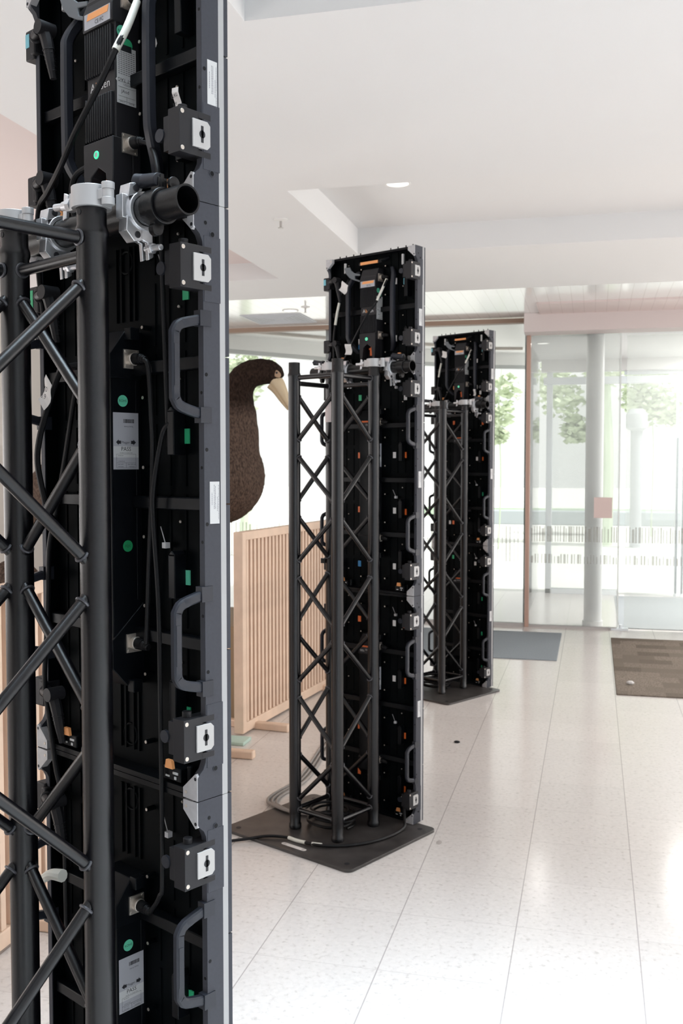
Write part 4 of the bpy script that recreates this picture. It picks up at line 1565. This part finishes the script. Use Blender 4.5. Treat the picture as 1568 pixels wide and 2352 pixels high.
# ------------------------------------------------------------------ big bird (life-size moa model)
def feather_mat():
    m = bpy.data.materials.new('brown_shaggy_feathers')
    m.use_nodes = True
    nt = m.node_tree
    N, L = nt.nodes, nt.links
    b = N['Principled BSDF']
    tc = N.new('ShaderNodeTexCoord')
    mp = N.new('ShaderNodeMapping')
    mp.inputs['Scale'].default_value = (95, 95, 50)
    L.new(tc.outputs['Object'], mp.inputs['Vector'])
    n = N.new('ShaderNodeTexNoise')
    n.inputs['Scale'].default_value = 1.0
    n.inputs['Detail'].default_value = 6
    L.new(mp.outputs['Vector'], n.inputs['Vector'])
    r = N.new('ShaderNodeValToRGB')
    r.color_ramp.elements[0].position = 0.35
    r.color_ramp.elements[0].color = (0.055, 0.038, 0.030, 1)
    r.color_ramp.elements[1].position = 0.66
    r.color_ramp.elements[1].color = (0.140, 0.098, 0.076, 1)
    L.new(n.outputs['Fac'], r.inputs['Fac'])
    sep = N.new('ShaderNodeSeparateXYZ')
    L.new(tc.outputs['Object'], sep.inputs[0])
    r2 = N.new('ShaderNodeValToRGB')
    mr = N.new('ShaderNodeMapRange')
    mr.inputs['From Min'].default_value = 1.88
    mr.inputs['From Max'].default_value = 2.0
    L.new(sep.outputs['Z'], mr.inputs['Value'])
    L.new(mr.outputs[0], r2.inputs['Fac'])
    r2.color_ramp.elements[0].color = (1, 1, 1, 1)
    r2.color_ramp.elements[1].color = (0.30, 0.27, 0.26, 1)
    mx = N.new('ShaderNodeMix')
    mx.data_type = 'RGBA'
    mx.blend_type = 'MULTIPLY'
    mx.inputs['Factor'].default_value = 1
    L.new(r.outputs[0], mx.inputs['A'])
    L.new(r2.outputs[0], mx.inputs['B'])
    L.new(mx.outputs['Result'], b.inputs['Base Color'])
    b.inputs['Roughness'].default_value = 0.95
    b.inputs['Specular IOR Level'].default_value = 0.1
    bp = N.new('ShaderNodeBump')
    bp.inputs['Strength'].default_value = 0.8
    bp.inputs['Distance'].default_value = 0.02
    L.new(n.outputs['Fac'], bp.inputs['Height'])
    L.new(bp.outputs['Normal'], b.inputs['Normal'])
    return m


FEATHER = feather_mat()
SKINL = mat('grey_leg_skin', (0.16, 0.13, 0.11), 0.7, bump=(120, 0.4))
BEAK = mat('pale_horn_beak', (0.62, 0.50, 0.33), 0.45)
EYE = mat('eye_ring', (0.42, 0.28, 0.18), 0.5)
BY = 6.3
bird = thing('moa_model', 'big brown feathered bird model with curved neck and pale beak behind the barrier', 'bird', (0, BY, 0))


def bird_body(m):
    # neck and head as one tapering tube, body and thighs as overlapping masses; the remesh joins them in one skin
    m.sweep([(-2.50, 0, 1.48), (-2.42, 0, 1.62), (-2.365, 0, 1.76), (-2.330, 0, 1.90), (-2.318, 0, 2.02), (-2.295, 0, 2.10), (-2.235, 0, 2.170), (-2.140, 0, 2.195), (-2.060, 0, 2.185), (-2.005, 0, 2.165)],
            .1, 20, smooth=8, radii=[.30, .262, .212, .158, .120, .104, .094, .088, .078, .050])
    m.sphere((-2.050, 0, 2.178), .062, (1.2, .80, .9), 20, 12)
    m.sphere((-2.455, 0, 1.50), .325, (1.0, 1.05, 1.0), 28, 18)
    m.sphere((-2.90, 0, 1.47), .50, (1.35, .85, .80), 30, 20)
    m.sphere((-3.45, 0, 1.38), .34, (1.25, .80, .80), 26, 16)
    m.sweep([(-3.6, 0, 1.40), (-3.75, 0, 1.28), (-3.85, 0, 1.12)], .2, 14, radii=[.24, .20, .08])
    for s in (-1, 1):
        m.sweep([(-2.95, s * .20, 1.30), (-2.92, s * .22, 1.05), (-2.97, s * .22, .86)], .16, 14, radii=[.24, .17, .09])


bb = obj('body', bird_body, FEATHER, bird)
rm = bb.modifiers.new('remesh', 'REMESH')
rm.mode = 'VOXEL'
rm.voxel_size = .014
rm.use_smooth_shade = True
sm = bb.modifiers.new('smooth', 'SMOOTH')
sm.factor = .6
sm.iterations = 10
tx_ = bpy.data.textures.new('shaggy', 'CLOUDS')
tx_.noise_scale = .035
dm = bb.modifiers.new('shag', 'DISPLACE')
dm.texture = tx_
dm.strength = .012


def beak_fn(m):
    m.sweep([(-2.045, 0, 2.150), (-2.012, 0, 2.105), (-1.975, 0, 2.035), (-1.940, 0, 1.945)], .03, 14, radii=[.044, .040, .028, .006])


obj('beak', beak_fn, BEAK, bird, label='pale horn coloured beak')
obj('lower_beak', lambda m: m.sweep([(-2.070, 0, 2.108), (-2.035, 0, 2.070), (-1.995, 0, 2.005), (-1.952, 0, 1.940)], .02, 12, radii=[.032, .027, .017, .005]), mat('darker_horn_beak', (0.50, 0.38, 0.24), 0.5), bird)
obj('eye', lambda m: (m.sphere((-2.018, -.047, 2.176), .030, (1.25, .35, .7), 14, 10, Matrix.Rotation(.6, 4, 'Y'))), EYE, bird, label='brown eye ring')
obj('pupil', lambda m: (m.sphere((-2.012, -.056, 2.180), .008, (1, .5, 1), 12, 8)), INK, bird)
for s in (-1, 1):
    def leg(m, s=s):
        m.sweep([(-2.97, s * .22, .90), (-3.03, s * .22, .76), (-2.95, s * .22, .62)], .05, 12, radii=[.07, .05, .045])
        for a in (-.5, 0, .5):
            m.sweep([(-2.95, s * .22, .63), (-2.85 + .02 * abs(a), s * .22 + a * .10, .610), (-2.76, s * .22 + a * .22, .596)], .02, 8, radii=[.034, .026, .012])
    obj('leg', leg, SKINL, bird)

# smaller bird behind the near barrier
chick = thing('bird_model', 'smaller brown feathered bird model whose back rises behind the near barrier', 'bird', (-2.62, 4.12, 0))


def chick_fn(m):
    m.sphere((0, 0, .88), .26, (.62, .78, 1.0), 24, 16)
    m.sphere((.02, .10, .66), .22, (.9, 1.1, .8), 24, 16)
    m.sweep([(0, .12, .75), (.0, .30, .80), (.0, .36, .95), (.0, .42, 1.0)], .07, 12, radii=[.14, .08, .06, .05])
    for s in (-1, 1):
        m.sweep([(s * .08, .05, .60), (s * .08, .06, .35), (s * .08, .03, .03)], .04, 10, radii=[.09, .04, .03])
        m.sphere((s * .08, .08, .022), .05, (.7, 1.4, .4), 12, 8)


ck = obj('body', chick_fn, FEATHER, chick)
rm = ck.modifiers.new('remesh', 'REMESH')
rm.mode = 'VOXEL'
rm.voxel_size = .012
rm.use_smooth_shade = True
obj('beak', lambda m: m.cyl((0, .44, 1.0), (0, .54, .96), .022, .004, n=12), BEAK, chick)
